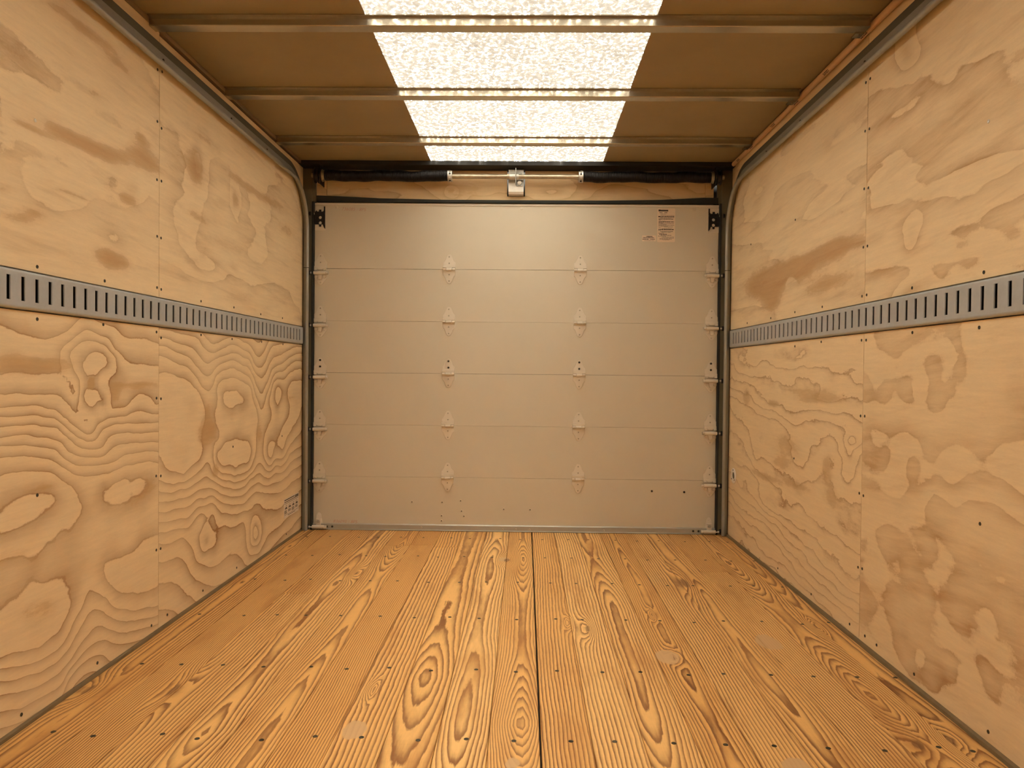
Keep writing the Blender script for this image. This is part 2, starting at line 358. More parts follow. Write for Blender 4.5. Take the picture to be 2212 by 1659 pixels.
RF_B = [(2.809, 0.766, 0.266, 0.02, 0.9), (3.341, 0.724, 0.087, 0.016, 1.2), (3.146, 0.566, 0.199, 0.049, 0.7), (3.199, 0.484, 0.172, 0.031, 0.6), (3.442, 0.393, 0.266, 0.021, 0.9), (3.033, 0.422, 0.206, 0.022, 0.8), (2.714, 0.525, 0.057, 0.058, 0.8), (2.669, 0.418, 0.079, 0.048, 0.7), (3.732, 0.735, 0.078, 0.067, 0.8), (3.801, 1.006, 0.081, 0.068, 0.5), (2.998, 0.796, 0.303, 0.014, 0.7)]
LN_C = [(1.703,0.947,1), (1.765,0.932,1), (1.831,0.923,1), (1.902,0.928,1), (1.955,0.945,1), (1.994,0.97,1), (2.019,0.984,1), (2.079,0.981,1), (2.19,0.965,1), (2.313,0.944,1), (2.44,0.933,1), (1.703,0.832,2), (1.765,0.837,2), (1.831,0.831,2), (1.902,0.838,2), (1.947,0.831,2), (1.978,0.807,2), (1.999,0.783,2), (1.924,0.895,2), (1.978,0.922,2), (2.011,0.94,2), (2.115,0.936,2), (2.19,0.903,2), (2.25,0.878,2), (2.44,0.86,2), (1.703,0.897,1.45), (1.797,0.891,1.45), (1.887,0.894,1.45), (1.739,0.865,1.75), (1.831,0.862,1.75), (1.902,0.867,1.75), (1.97,0.868,3), (1.978,0.897,3), (2.019,0.919,3), (2.07,0.924,3), (2.133,0.914,3), (2.185,0.887,3), (2.2,0.861,3), (2.171,0.83,3), (2.115,0.81,3), (2.003,0.826,3), (2.023,0.85,4), (2.036,0.879,4), (2.079,0.897,4), (2.133,0.886,4), (2.138,0.855,4), (2.097,0.83,4), (2.044,0.826,4), (2.023,0.782,4), (2.044,0.799,4), (2.097,0.795,4), (2.129,0.769,4), (2.124,0.749,4), (2.062,0.74,4), (2.027,0.758,4), (2.079,0.86,4.3), (2.07,0.769,4.3), (2.059,0.808,3.6), (2.24,0.819,2.75), (2.336,0.801,2.75), (2.19,0.778,2.75), (2.44,0.782,2.75), (1.703,0.789,3), (1.764,0.792,3), (1.83,0.786,3), (1.924,0.781,3), (1.963,0.756,3), (1.994,0.731,3), (2.028,0.705,3), (2.053,0.696,3), (2.115,0.73,3), (2.171,0.734,3), (2.251,0.736,3), (2.441,0.736,3), (1.703,0.757,4), (1.797,0.757,4), (1.887,0.748,4), (1.932,0.725,4), (1.978,0.704,4), (2.019,0.682,4), (2.049,0.672,4), (2.079,0.677,4), (2.097,0.698,4), (2.171,0.711,4), (2.271,0.716,4), (2.441,0.71,4), (1.703,0.741,5), (1.797,0.737,5), (1.887,0.728,5), (1.939,0.706,5), (1.978,0.68,5), (2.019,0.662,5), (2.053,0.653,5), (2.097,0.658,5), (2.12,0.679,5), (2.191,0.69,5), (2.314,0.686,5), (2.441,0.678,5), (1.703,0.718,6), (1.83,0.714,6), (1.916,0.701,6), (1.97,0.667,6), (1.995,0.646,6), (2.045,0.633,6), (2.115,0.631,6), (2.143,0.652,6), (2.2,0.662,6), (2.314,0.656,6), (2.441,0.649,6), (1.703,0.69,7), (1.83,0.681,7), (1.902,0.668,7), (1.955,0.635,7), (1.995,0.619,7), (2.062,0.61,7), (2.134,0.607,7), (2.171,0.623,7), (2.251,0.632,7), (2.441,0.617,7), (1.703,0.672,8), (1.817,0.665,8), (1.902,0.648,8), (1.963,0.611,8), (2.011,0.594,8), (2.115,0.581,8), (2.191,0.585,8), (2.272,0.597,8), (2.441,0.584,8), (1.703,0.645,9), (1.817,0.64,9), (1.887,0.624,9), (1.963,0.585,9), (2.062,0.557,9), (2.152,0.553,9), (2.272,0.562,9), (2.441,0.553,9), (1.703,0.607,10), (1.764,0.607,10), (1.824,0.603,10), (1.894,0.587,10), (1.955,0.554,10), (2.003,0.516,10), (2.024,0.483,10), (2.003,0.454,10), (1.955,0.439,10), (1.902,0.418,10), (1.83,0.394,10), (1.703,0.527,11), (1.752,0.548,11), (1.817,0.55,11), (1.887,0.537,11), (1.905,0.522,11), (1.858,0.503,11), (1.817,0.485,11), (1.739,0.475,11), (1.702,0.474,11), (1.739,0.508,11.15), (1.81,0.525,11.15), (1.721,0.565,10.75), (1.917,0.497,10.75), (1.83,0.46,10.75), (2.143,0.478,10), (2.153,0.502,10), (2.181,0.518,10), (2.241,0.526,10), (2.348,0.508,10), (2.377,0.49,10), (2.348,0.48,10), (2.272,0.489,10), (2.251,0.454,10), (2.191,0.462,10), (2.201,0.489,10.2), (2.315,0.499,10.2), (2.124,0.532,9.8), (2.394,0.459,9.8), (2.231,0.437,9.8), (2.115,0.472,9.8), (2.406,0.514,9.8), (2.115,0.422,9.35), (2.305,0.374,9.35), (2.062,0.521,9.35), (2.43,0.401,9.35), (2.062,0.388,9.35), (2.252,0.336,9.35), (1.702,0.417,10), (1.769,0.408,10), (1.824,0.404,10), (1.871,0.422,10), (1.926,0.441,10), (1.753,0.378,9.7), (1.865,0.357,9.7), (2.033,0.326,9.7), (1.702,0.303,10), (1.732,0.318,10), (1.769,0.325,10), (1.807,0.343,10), (1.836,0.341,10), (1.883,0.326,10), (1.939,0.311,10), (1.965,0.276,10), (1.971,0.247,10), (1.952,0.214,10), (1.926,0.184,10), (1.883,0.176,10), (1.836,0.166,10), (1.769,0.178,10), (1.702,0.189,10), (1.824,0.254,10.35), (1.753,0.235,10.35), (2.128,0.264,10), (2.136,0.296,10), (2.184,0.301,10), (2.259,0.301,10), (2.349,0.317,10), (2.436,0.317,10), (2.176,0.221,10), (2.242,0.187,10), (2.349,0.16,10), (2.447,0.159,10), (2.277,0.238,10.25), (2.426,0.232,10.25), (1.702,0.171,9), (1.78,0.146,9), (1.865,0.133,9), (1.926,0.141,9), (1.978,0.174,9), (2.019,0.209,9), (2.061,0.249,9), (2.121,0.211,9), (2.192,0.155,9), (2.304,0.116,9), (2.447,0.086,9), (1.702,0.142,8), (1.78,0.119,8), (1.865,0.107,8), (1.939,0.117,8), (1.991,0.146,8), (2.047,0.184,8), (2.069,0.189,8), (2.121,0.169,8), (2.184,0.127,8), (2.268,0.095,8), (2.447,0.057,8), (1.702,0.109,7), (1.807,0.083,7), (1.895,0.077,7), (1.971,0.093,7), (2.033,0.123,7), (2.091,0.136,7), (2.152,0.107,7), (2.242,0.07,7), (2.331,0.052,7), (2.447,0.032,7), (1.702,0.073,6), (1.78,0.049,6), (1.865,0.04,6), (1.939,0.048,6), (1.992,0.074,6), (2.061,0.093,6), (2.129,0.086,6), (2.176,0.06,6), (2.242,0.034,6), (2.322,0.018,6), (1.702,0.038,5), (1.78,0.019,5), (1.865,0.01,5), (1.926,0.006,5), (1.958,0.04,5), (2.012,0.058,5), (2.076,0.058,5), (2.113,0.051,5), (2.152,0.019,5), (1.253,0.947,1), (1.253,0.832,2), (1.253,0.897,1.45), (1.253,0.789,3), (1.253,0.757,4), (1.253,0.741,5), (1.253,0.718,6), (1.253,0.69,7), (1.253,0.672,8), (1.253,0.645,9), (1.253,0.607,10), (1.253,0.527,11), (1.252,0.474,11), (1.271,0.565,10.75), (1.252,0.417,10), (1.252,0.303,10), (1.282,0.318,10), (1.252,0.189,10), (1.252,0.171,9), (1.252,0.142,8), (1.252,0.109,7), (1.252,0.073,6), (1.252,0.038,5), (0.603,0.919,1), (0.603,0.807,2), (0.603,0.87,1.45), (0.603,0.765,3), (0.603,0.734,4), (0.603,0.719,5), (0.603,0.696,6), (0.603,0.669,7), (0.603,0.652,8), (0.603,0.626,9), (0.603,0.589,10), (0.603,0.511,11), (0.602,0.46,11), (0.621,0.548,10.75), (0.602,0.404,10), (0.602,0.294,10), (0.632,0.308,10), (0.602,0.183,10), (0.602,0.166,9), (0.602,0.138,8), (0.602,0.106,7), (0.602,0.071,6), (0.602,0.037,5)]
LF_C = [(2.452,0.977,1), (2.607,0.97,1), (2.738,0.957,1), (2.8,0.926,1), (2.882,0.909,1), (2.968,0.932,1), (3.06,0.949,1), (3.199,0.931,1), (3.306,0.887,1), (3.374,0.856,1), (3.469,0.89,1), (3.542,0.949,1), (3.701,0.972,1), (4.099,0.993,1), (2.452,0.951,2), (2.607,0.933,2), (2.753,0.899,2), (2.882,0.888,2), (3.079,0.92,2), (3.263,0.887,2), (3.375,0.82,2), (3.494,0.857,2), (3.621,0.917,2), (3.815,0.949,2), (4.099,0.966,2), (2.452,0.922,3), (2.608,0.902,3), (2.723,0.866,3), (2.817,0.824,3), (2.882,0.84,3), (3.023,0.883,3), (3.179,0.87,3), (3.33,0.793,3), (3.399,0.744,3), (3.494,0.791,3), (3.621,0.866,3), (4.1,0.933,3), (2.452,0.89,4), (2.581,0.868,4), (2.694,0.84,4), (2.769,0.794,4), (2.85,0.771,4), (2.917,0.826,4), (3.061,0.855,4), (3.221,0.825,4), (3.33,0.746,4), (3.4,0.678,4), (3.471,0.725,4), (3.545,0.79,4), (3.703,0.84,4), (4.101,0.879,4), (2.452,0.829,5), (2.554,0.828,5), (2.665,0.809,5), (2.754,0.768,5), (2.802,0.707,5), (2.794,0.641,5), (2.74,0.593,5), (2.787,0.549,5), (2.756,0.52,5), (2.638,0.489,5), (2.516,0.517,5), (2.466,0.553,5), (2.609,0.716,5.25), (2.609,0.605,5.25), (2.478,0.676,5.25), (2.85,0.685,4.75), (2.835,0.598,4.75), (2.868,0.541,4.75), (2.917,0.743,5), (2.934,0.792,5), (3.024,0.812,5), (3.159,0.803,5), (3.286,0.763,5), (3.354,0.682,5), (3.373,0.617,5), (3.344,0.539,5), (2.927,0.576,5), (2.909,0.647,5), (3.121,0.648,5.3), (3.026,0.639,5.3), (3.244,0.625,5.3), (2.97,0.742,6), (3.024,0.765,6), (3.12,0.766,6), (3.191,0.735,6), (3.16,0.706,6), (3.072,0.695,6), (2.988,0.713,6), (2.91,0.53,6), (2.99,0.564,6), (3.102,0.572,6), (3.245,0.544,6), (3.289,0.497,6), (3.246,0.455,6), (3.103,0.446,6), (2.972,0.474,6), (3.072,0.731,6.2), (3.093,0.51,6.2), (3.597,0.721,6), (3.649,0.771,6), (3.848,0.786,6), (4.103,0.773,6), (4.104,0.7,6), (3.82,0.678,6), (3.651,0.681,6), (3.819,0.727,6.25), (3.52,0.715,5), (3.57,0.781,5), (3.788,0.822,5), (3.546,0.647,5), (3.706,0.639,5), (4.105,0.651,5), (3.499,0.459,5.95), (3.6,0.525,5.95), (3.735,0.593,5.95), (4.006,0.622,5.95), (3.852,0.539,5.95), (3.709,0.454,5.95), (3.549,0.437,5.95), (3.667,0.51,6.1), (3.401,0.591,4.65), (3.402,0.51,4.65), (2.454,0.493,4), (2.556,0.467,4), (2.696,0.469,4), (2.819,0.506,4), (2.86,0.48,4), (2.955,0.426,4), (3.144,0.389,4), (3.29,0.403,4), (3.403,0.429,4), (3.602,0.397,4), (3.824,0.424,4), (4.108,0.461,4), (2.454,0.455,3), (2.61,0.44,3), (2.756,0.447,3), (2.886,0.426,3), (3.028,0.382,3), (3.184,0.355,3), (3.29,0.38,3), (3.427,0.377,3), (3.655,0.355,3), (3.884,0.39,3), (4.109,0.412,3), (2.454,0.42,2), (2.639,0.404,2), (2.772,0.416,2), (2.886,0.396,2), (3.01,0.354,2), (3.185,0.323,2), (3.313,0.345,2), (3.476,0.321,2), (3.711,0.313,2), (4.11,0.363,2), (2.454,0.388,1), (2.639,0.37,1), (2.788,0.377,1), (2.921,0.355,1), (3.047,0.312,1), (3.206,0.289,1), (3.335,0.31,1), (3.501,0.284,1), (3.826,0.278,1), (4.111,0.305,1), (2.454,0.356,0), (2.653,0.329,0), (2.788,0.35,0), (2.87,0.346,0), (2.974,0.289,0), (3.165,0.254,0), (3.336,0.262,0), (3.477,0.213,0), (3.658,0.19,0), (4.113,0.227,0), (2.455,0.32,-1), (2.668,0.295,-1), (2.805,0.314,-1), (2.887,0.302,-1), (2.993,0.236,-1), (3.186,0.212,-1), (2.455,0.291,-2), (2.611,0.269,-2), (2.773,0.28,-2), (2.766,0.248,-1), (2.789,0.27,-1), (2.854,0.26,-1), (2.887,0.23,-1), (2.905,0.177,-1), (2.838,0.179,-1), (2.774,0.214,-1), (2.829,0.228,-0.5), (2.829,0.215,0.0), (3.282,0.155,0), (3.303,0.205,0), (3.359,0.202,0), (3.406,0.161,0), (3.407,0.096,0), (3.338,0.079,0), (3.315,0.14,1), (3.349,0.165,1), (3.379,0.126,1), (3.342,0.102,1), (3.344,0.134,1.2), (3.659,0.094,-1), (4.114,0.148,-1), (3.106,0.147,-1.6), (3.555,0.013,-2), (3.83,0.041,-2), (4.115,0.079,-2), (2.48,0.25,-2.5), (4.116,0.03,-3), (3.716,-0.024,-3)]
RN_C = [(2.373,0.982,1), (2.366,0.942,1), (2.312,0.916,1), (2.251,0.893,1), (2.203,0.904,1), (2.14,0.923,1), (2.072,0.927,1), (2.223,0.946,0.75), (2.293,0.958,0.75), (2.421,0.939,1.2), (2.31,0.877,1.2), (2.139,0.898,1.2), (2.201,0.86,1), (2.121,0.88,1), (2.071,0.906,1), (2.015,0.913,1), (1.968,0.895,1), (1.96,0.866,1), (1.981,0.842,1), (2.06,0.835,1), (2.137,0.842,1), (2.045,0.867,0.78), (2.119,0.823,1.2), (1.946,0.907,1.2), (2.362,0.838,1.2), (1.892,0.977,1), (1.905,0.942,1), (1.918,0.91,1), (1.882,0.886,1), (1.822,0.872,1), (1.874,0.855,1), (1.922,0.83,1), (1.957,0.789,1), (2.009,0.753,1), (2.066,0.768,1), (2.161,0.772,1), (2.247,0.792,1), (2.348,0.767,1), (2.437,0.761,1), (1.925,0.923,0.78), (1.902,0.878,0.78), (1.958,0.813,0.78), (2.01,0.77,0.78), (2.162,0.795,0.78), (2.307,0.8,0.78), (2.415,0.787,0.78), (1.824,0.938,1.15), (1.847,0.835,1.15), (1.92,0.778,1.15), (2.306,0.747,1.15), (2.116,0.743,1.15), (1.757,0.771,1.5), (1.884,0.744,1.5), (1.701,0.809,1.75), (1.698,0.738,1.75), (1.785,0.695,1.75), (2.412,0.711,1.75), (2.205,0.706,1.75), (2.377,0.669,2), (2.303,0.677,2), (2.159,0.691,2), (2.105,0.678,2), (2.083,0.649,2), (2.112,0.628,2), (2.156,0.619,2), (2.251,0.627,2), (2.344,0.642,2), (2.203,0.655,2.25), (2.045,0.644,1.8), (2.3,0.607,1.8), (2.128,0.595,1.8), (2.409,0.621,1.8), (2.441,0.556,2), (2.384,0.548,2), (2.339,0.515,2), (2.276,0.5,2), (2.198,0.501,2), (2.162,0.523,2), (2.092,0.547,2), (2.035,0.573,2), (1.95,0.579,2), (1.893,0.597,2), (1.84,0.623,2), (1.777,0.629,2), (1.729,0.62,2), (1.658,0.592,2), (2.248,0.557,2.3), (1.951,0.618,2.3), (1.754,0.661,2.3), (1.668,0.636,2.3), (2.295,0.473,1.75), (2.197,0.485,1.75), (1.813,0.601,1.75), (1.722,0.596,1.75), (2.402,0.435,1.4), (2.151,0.48,1.4), (1.913,0.554,1.4), (2.064,0.456,1), (2.053,0.506,1), (2.018,0.542,1), (1.963,0.534,1), (1.919,0.525,1), (1.851,0.555,1), (1.762,0.56,1), (1.703,0.545,1), (1.657,0.537,1), (1.985,0.509,0.75), (1.844,0.535,0.75), (1.72,0.524,0.75), (1.875,0.47,0.4), (1.718,0.467,0.4), (2.409,0.332,1), (2.334,0.383,1), (2.233,0.418,1), (2.123,0.431,1), (2.072,0.45,1), (2.113,0.398,1), (2.13,0.381,1), (2.077,0.371,1), (2.004,0.384,1), (1.982,0.418,1), (1.991,0.442,1), (2.03,0.437,1), (2.192,0.334,1), (2.2,0.304,1), (2.171,0.275,1), (2.292,0.368,0.72), (2.037,0.406,0.72), (2.145,0.318,0.72), (2.434,0.378,1.25), (2.342,0.298,1.25), (2.096,0.259,1), (2.063,0.228,1), (2.017,0.219,1), (2.004,0.262,1), (2.035,0.301,1), (2.048,0.249,0.75), (2.427,0.182,1), (2.343,0.151,1), (2.255,0.133,1), (2.157,0.119,1), (2.075,0.115,1), (1.984,0.122,1), (1.954,0.159,1), (1.973,0.194,1), (2.202,0.164,0.7), (2.116,0.15,0.7), (2.291,0.09,1.2), (2.074,0.091,1.2), (1.938,0.191,1.2), (2.432,0.019,1), (2.289,0.037,1), (2.171,0.041,1), (2.08,0.035,1), (2.041,0.031,1), (1.962,0.083,1), (1.889,0.13,1), (1.802,0.147,1), (1.717,0.15,1), (1.645,0.151,1), (2.155,0.065,0.75), (2.027,0.068,0.75), (1.929,0.137,0.75), (1.774,0.168,0.75), (2.241,-0.003,1.3), (1.995,-0.005,1.3), (1.799,0.063,1.3), (1.967,0.242,1), (1.949,0.321,1), (1.884,0.387,1), (1.811,0.412,1), (1.726,0.407,1), (1.672,0.362,1), (1.92,0.265,0.7), (1.869,0.325,0.7), (1.809,0.349,0.7), (1.707,0.322,0.7), (1.837,0.291,1), (1.807,0.307,1), (1.75,0.311,1), (1.711,0.29,1), (1.732,0.27,1), (1.806,0.265,1), (1.859,0.204,1), (1.817,0.237,1), (1.748,0.257,1), (1.668,0.227,1), (1.719,0.187,1), (1.786,0.195,1), (1.772,0.287,1.2), (1.747,0.223,1.2), (1.198,0.738,1.75), (1.158,0.592,2), (1.168,0.636,2.3), (1.157,0.537,1), (1.145,0.151,1), (1.172,0.362,1), (1.168,0.227,1)]
RU_C = [(2.445,1.388,1), (2.361,1.378,1), (2.266,1.373,1), (2.218,1.397,1), (2.195,1.418,1), (2.236,1.46,1), (2.305,1.513,1), (2.366,1.516,1), (2.363,1.432,1.3), (2.427,1.41,1.3), (2.201,1.366,0.75), (2.189,1.459,0.75), (2.359,1.337,0.75), (2.047,1.316,1), (2.118,1.336,1), (2.155,1.367,1), (2.16,1.402,1), (2.136,1.437,1), (2.086,1.463,1), (2.046,1.473,1), (2.016,1.376,1.3), (1.923,1.402,1.3), (2.272,1.319,0.7), (1.951,1.332,1), (1.863,1.33,1), (1.809,1.326,1), (1.89,1.294,0.72), (2.013,1.28,0.72), (1.782,1.291,0.72), (1.758,1.34,1.2), (2.201,1.258,1), (2.195,1.292,1), (2.168,1.305,1), (2.123,1.277,1), (2.103,1.241,1), (2.106,1.2,1), (2.165,1.221,1), (2.189,1.233,1), (2.152,1.257,0.7), (2.223,1.309,1.2), (2.066,1.263,1.2), (2.237,1.257,1.2), (2.098,1.197,1), (2.01,1.192,1), (1.916,1.185,1), (1.858,1.167,1), (1.778,1.166,1), (1.676,1.172,1), (2.076,1.17,0.75), (1.915,1.166,0.75), (1.728,1.154,0.75), (2.01,1.217,1.25), (1.832,1.204,1.25), (1.706,1.204,1.25), (1.949,1.281,0.8), (1.78,1.219,0.8), (1.707,1.231,0.8), (2.242,1.172,1), (2.18,1.193,1), (2.12,1.188,1), (2.179,1.17,1), (2.446,1.161,1), (2.353,1.175,1), (2.275,1.172,1), (2.21,1.179,1), (2.149,1.177,1), (2.035,1.15,1), (1.915,1.143,1), (1.675,1.136,1), (2.355,1.216,1.2), (2.403,1.266,1.2), (2.008,1.153,1.2), (2.353,1.154,0.75), (2.186,1.148,0.75), (2.306,1.092,1), (2.224,1.126,1), (2.148,1.162,1), (2.075,1.141,1), (1.975,1.131,1), (1.857,1.127,1), (1.727,1.121,1), (2.241,1.136,0.75), (2.007,1.125,0.75), (2.125,1.14,1.2), (2.184,1.087,1.2), (1.943,1.099,1.2), (2.199,1.092,1), (2.147,1.124,1), (2.117,1.117,1), (2.06,1.088,1), (2.201,1.736,1), (2.188,1.751,1), (2.16,1.747,1), (2.146,1.72,1), (2.158,1.695,1), (2.179,1.696,1), (2.179,1.692,0.75), (2.138,1.677,0.75), (2.173,1.724,1.15), (2.178,1.678,1.15), (2.222,1.709,1), (2.178,1.658,1), (2.124,1.658,1), (2.112,1.7,1), (2.365,1.671,1), (2.287,1.676,1), (2.191,1.635,1), (2.142,1.621,1), (2.078,1.641,1), (1.988,1.641,1), (1.879,1.625,1), (1.782,1.616,1), (1.69,1.611,1), (2.109,1.619,0.75), (1.932,1.619,0.75), (1.963,1.743,0.75), (1.784,1.684,0.75), (2.176,1.602,1.2), (1.987,1.587,1.2), (2.05,1.707,1.2), (1.831,1.659,1.2), (2.44,1.631,1), (2.357,1.657,1), (2.263,1.648,1), (2.162,1.607,1), (2.095,1.561,1), (1.985,1.53,1), (1.876,1.529,1), (1.78,1.539,1), (1.687,1.525,1), (2.009,1.557,0.75), (1.828,1.557,0.75), (2.212,1.639,0.75), (2.246,1.594,1.2), (1.928,1.505,1.2), (1.734,1.494,1.2), (2.201,1.527,1), (2.188,1.554,1), (2.094,1.541,1), (2.092,1.5,1), (2.146,1.544,0.72), (1.176,1.172,1), (1.206,1.204,1.25), (1.207,1.231,0.8), (1.175,1.136,1), (1.19,1.611,1), (1.187,1.525,1)]


def bumps(Y, Z, lst):
    h = np.zeros_like(Y)
    for (y, z, ry, rz, a) in lst:
        h += a * np.exp(-(((Y - y) / ry) ** 2 + ((Z - z) / rz) ** 2))
    return h

def tps(pts, lam=2e-4):
    """smooth surface through (y, z, level) points: the ring level of the veneer"""
    p = np.array(pts, float); c = p[:, :2]; n = len(c)
    def ph(d2): return 0.5 * d2 * np.log(d2 + 1e-12)
    K = ph(((c[:, None, :] - c[None, :, :]) ** 2).sum(2)) + lam * np.eye(n)
    Pm = np.column_stack([np.ones(n), c])
    A = np.block([[K, Pm], [Pm.T, np.zeros((3, 3))]])
    w = np.linalg.lstsq(A, np.concatenate([p[:, 2], np.zeros(3)]), rcond=None)[0]
    def f(Y, Z):
        out = w[n] + w[n + 1] * Y + w[n + 2] * Z
        for k in range(n):
            out = out + w[k] * ph((Y - c[k, 0]) ** 2 + (Z - c[k, 1]) ** 2)
        return np.clip(out, p[:, 2].min() - 3, p[:, 2].max() + 1.0)
    return f

def base_soft(k, off=0.0, tilt=0.0):
    return lambda Y, Z: k * (Z + tilt * (Y - 2.45)) + off

def base_RF(Y, Z):
    return np.interp(Z - 0.10 * (Y - 3.2), [0.0, 0.25, 0.40, 0.62, 0.76, 0.985], [0.0, 5.2, 7.0, 8.2, 10.8, 13.4])

def panel_mesh(name, side, y0, y1, z0, z1, gb, bb, base, seed, namp=0.5, nsy=1.6, nsz=4.5, step=0.013):
    """a plywood sheet 18 mm thick with a fine grid on its face that carries the wood figure"""
    wp = 1.0 if namp > 0.2 else 0.15
    ny = max(2, int(round((y1 - y0) / step))); nz = max(2, int(round((z1 - z0) / step)))
    ys = np.linspace(y0, y1, ny + 1); zs = np.linspace(z0, z1, nz + 1)
    Y, Z = np.meshgrid(ys, zs, indexing='ij')
    Yw = Y + wp * 0.035 * fbm(Y * 3, Z * 6, seed + 5) + 0.010 * fbm(Y * 14, Z * 22, seed + 6)
    Zw = Z + wp * 0.016 * fbm(Y * 3, Z * 6, seed + 9) + 0.004 * fbm(Y * 16, Z * 24, seed + 10)
    gr = base(Yw, Zw) + bumps(Yw, Zw, gb) + namp * fbm(Y * nsy, Z * nsz, seed, 4)
    if seed == 73: gr = gr + 0.42 * fbm(Y * 7.0, Z * 15.0, 771, 3)
    bl = bumps(Yw, Zw, bb) + 0.20 * fbm(Y * 1.4, Z * 6.0, seed + 30, 3)
    X = XL if side == 'L' else XR
    s = -1 if side == 'L' else 1
    n = (ny + 1) * (nz + 1)
    vs = np.column_stack([np.full(n, X), Y.ravel(), Z.ravel()]).tolist()
    idx = np.arange(n).reshape(ny + 1, nz + 1)
    a, b, c, d = idx[:-1, :-1].ravel(), idx[1:, :-1].ravel(), idx[1:, 1:].ravel(), idx[:-1, 1:].ravel()
    if side == 'L': fs = np.column_stack([a, b, c, d])
    else: fs = np.column_stack([a, d, c, b])
    fs = fs.tolist()
    bk = X + s * 0.018
    vs += [(bk, y0, z0), (bk, y1, z0), (bk, y1, z1), (bk, y0, z1)]
    e0, e1, e2, e3 = n, n + 1, n + 2, n + 3
    k00, k10, k11, k01 = idx[0, 0], idx[-1, 0], idx[-1, -1], idx[0, -1]
    # rim: one n-gon per edge, and the back
    fs += [list(map(int, idx[:, 0])) + [e1, e0], list(map(int, idx[-1, :])) + [e2, e1],
           list(map(int, idx[::-1, -1])) + [e3, e2], list(map(int, idx[0, ::-1])) + [e0, e3], [e0, e1, e2, e3]]
    me = bpy.data.meshes.new(name)
    me.from_pydata(vs, [], fs)
    for nm, ar in (('grain', gr), ('blot', bl)):
        at = me.attributes.new(nm, 'FLOAT', 'POINT')
        at.data.foreach_set('value', np.concatenate([ar.ravel(), np.full(4, 0.1)]).astype(np.float32))
    return me

# ------------------------------------------------------------------ walls
def screw_mesh(side):
    X = XL if side == 'L' else XR
    s = 1 if side == 'L' else -1
    mb = MB(); mb.lathe([(0.0046, 0.0), (0.0045, 0.0010), (0.0036, 0.0014), (0.0022, 0.0005), (0.0006, 0.0004)], lambda a, b, h: (s * h, a, b), 12)
    return mb.mesh('screw', True)

SL = [(2.436, 1.8), (2.467, 1.805), (2.436, 1.636), (2.464, 1.623), (2.434, 1.451), (2.464, 1.454), (2.436, 1.272), (2.462, 1.271), (2.436, 1.109), (2.464, 1.106), (1.827, 1.441), (1.834, 1.093), (2.131, 1.094), (2.769, 1.096), (3.083, 1.1), (3.398, 1.096), (3.703, 1.1), (1.834, 0.967), (2.124, 0.972), (2.433, 0.967), (2.464, 0.95), (2.77, 0.974), (3.065, 0.972), (3.411, 0.974), (3.712, 0.974), (2.434, 0.756), (2.464, 0.753), (2.433, 0.507), (2.464, 0.503), (2.435, 0.269), (2.464, 0.267), (1.834, 0.542), (3.079, 0.538), (3.705, 0.529), (1.775, 0.034), (2.096, 0.034), (2.404, 0.036), (2.512, 0.036), (2.793, 0.036), (3.124, 0.036), (3.778, 0.036)]
SR = [(2.436, 1.778), (2.466, 1.777), (2.436, 1.622), (2.466, 1.624), (2.436, 1.438), (2.466, 1.442), (2.436, 1.256), (2.465, 1.257), (2.436, 1.103), (2.469, 1.102), (1.812, 1.443), (1.819, 1.094), (2.152, 1.094), (3.734, 1.097), (3.377, 1.096), (3.078, 1.099), (2.796, 1.096), (3.691, 1.469), (3.089, 1.467), (1.833, 0.966), (2.146, 0.97), (2.467, 0.962), (2.434, 0.961), (2.801, 0.97), (3.072, 0.963), (2.465, 0.721), (2.435, 0.722), (2.465, 0.474), (2.435, 0.471), (2.465, 0.237), (2.435, 0.24), (1.815, 0.505), (3.063, 0.518), (2.521, 0.036), (2.408, 0.036), (2.328, 0.036), (2.104, 0.036), (1.768, 0.036), (2.859, 0.036), (3.236, 0.036)]
PT = 1.922                       # top of the sheets
G1 = RT + 0.0045                 # bottom of upper sheets
G0 = RB - 0.003                  # top of lower sheets

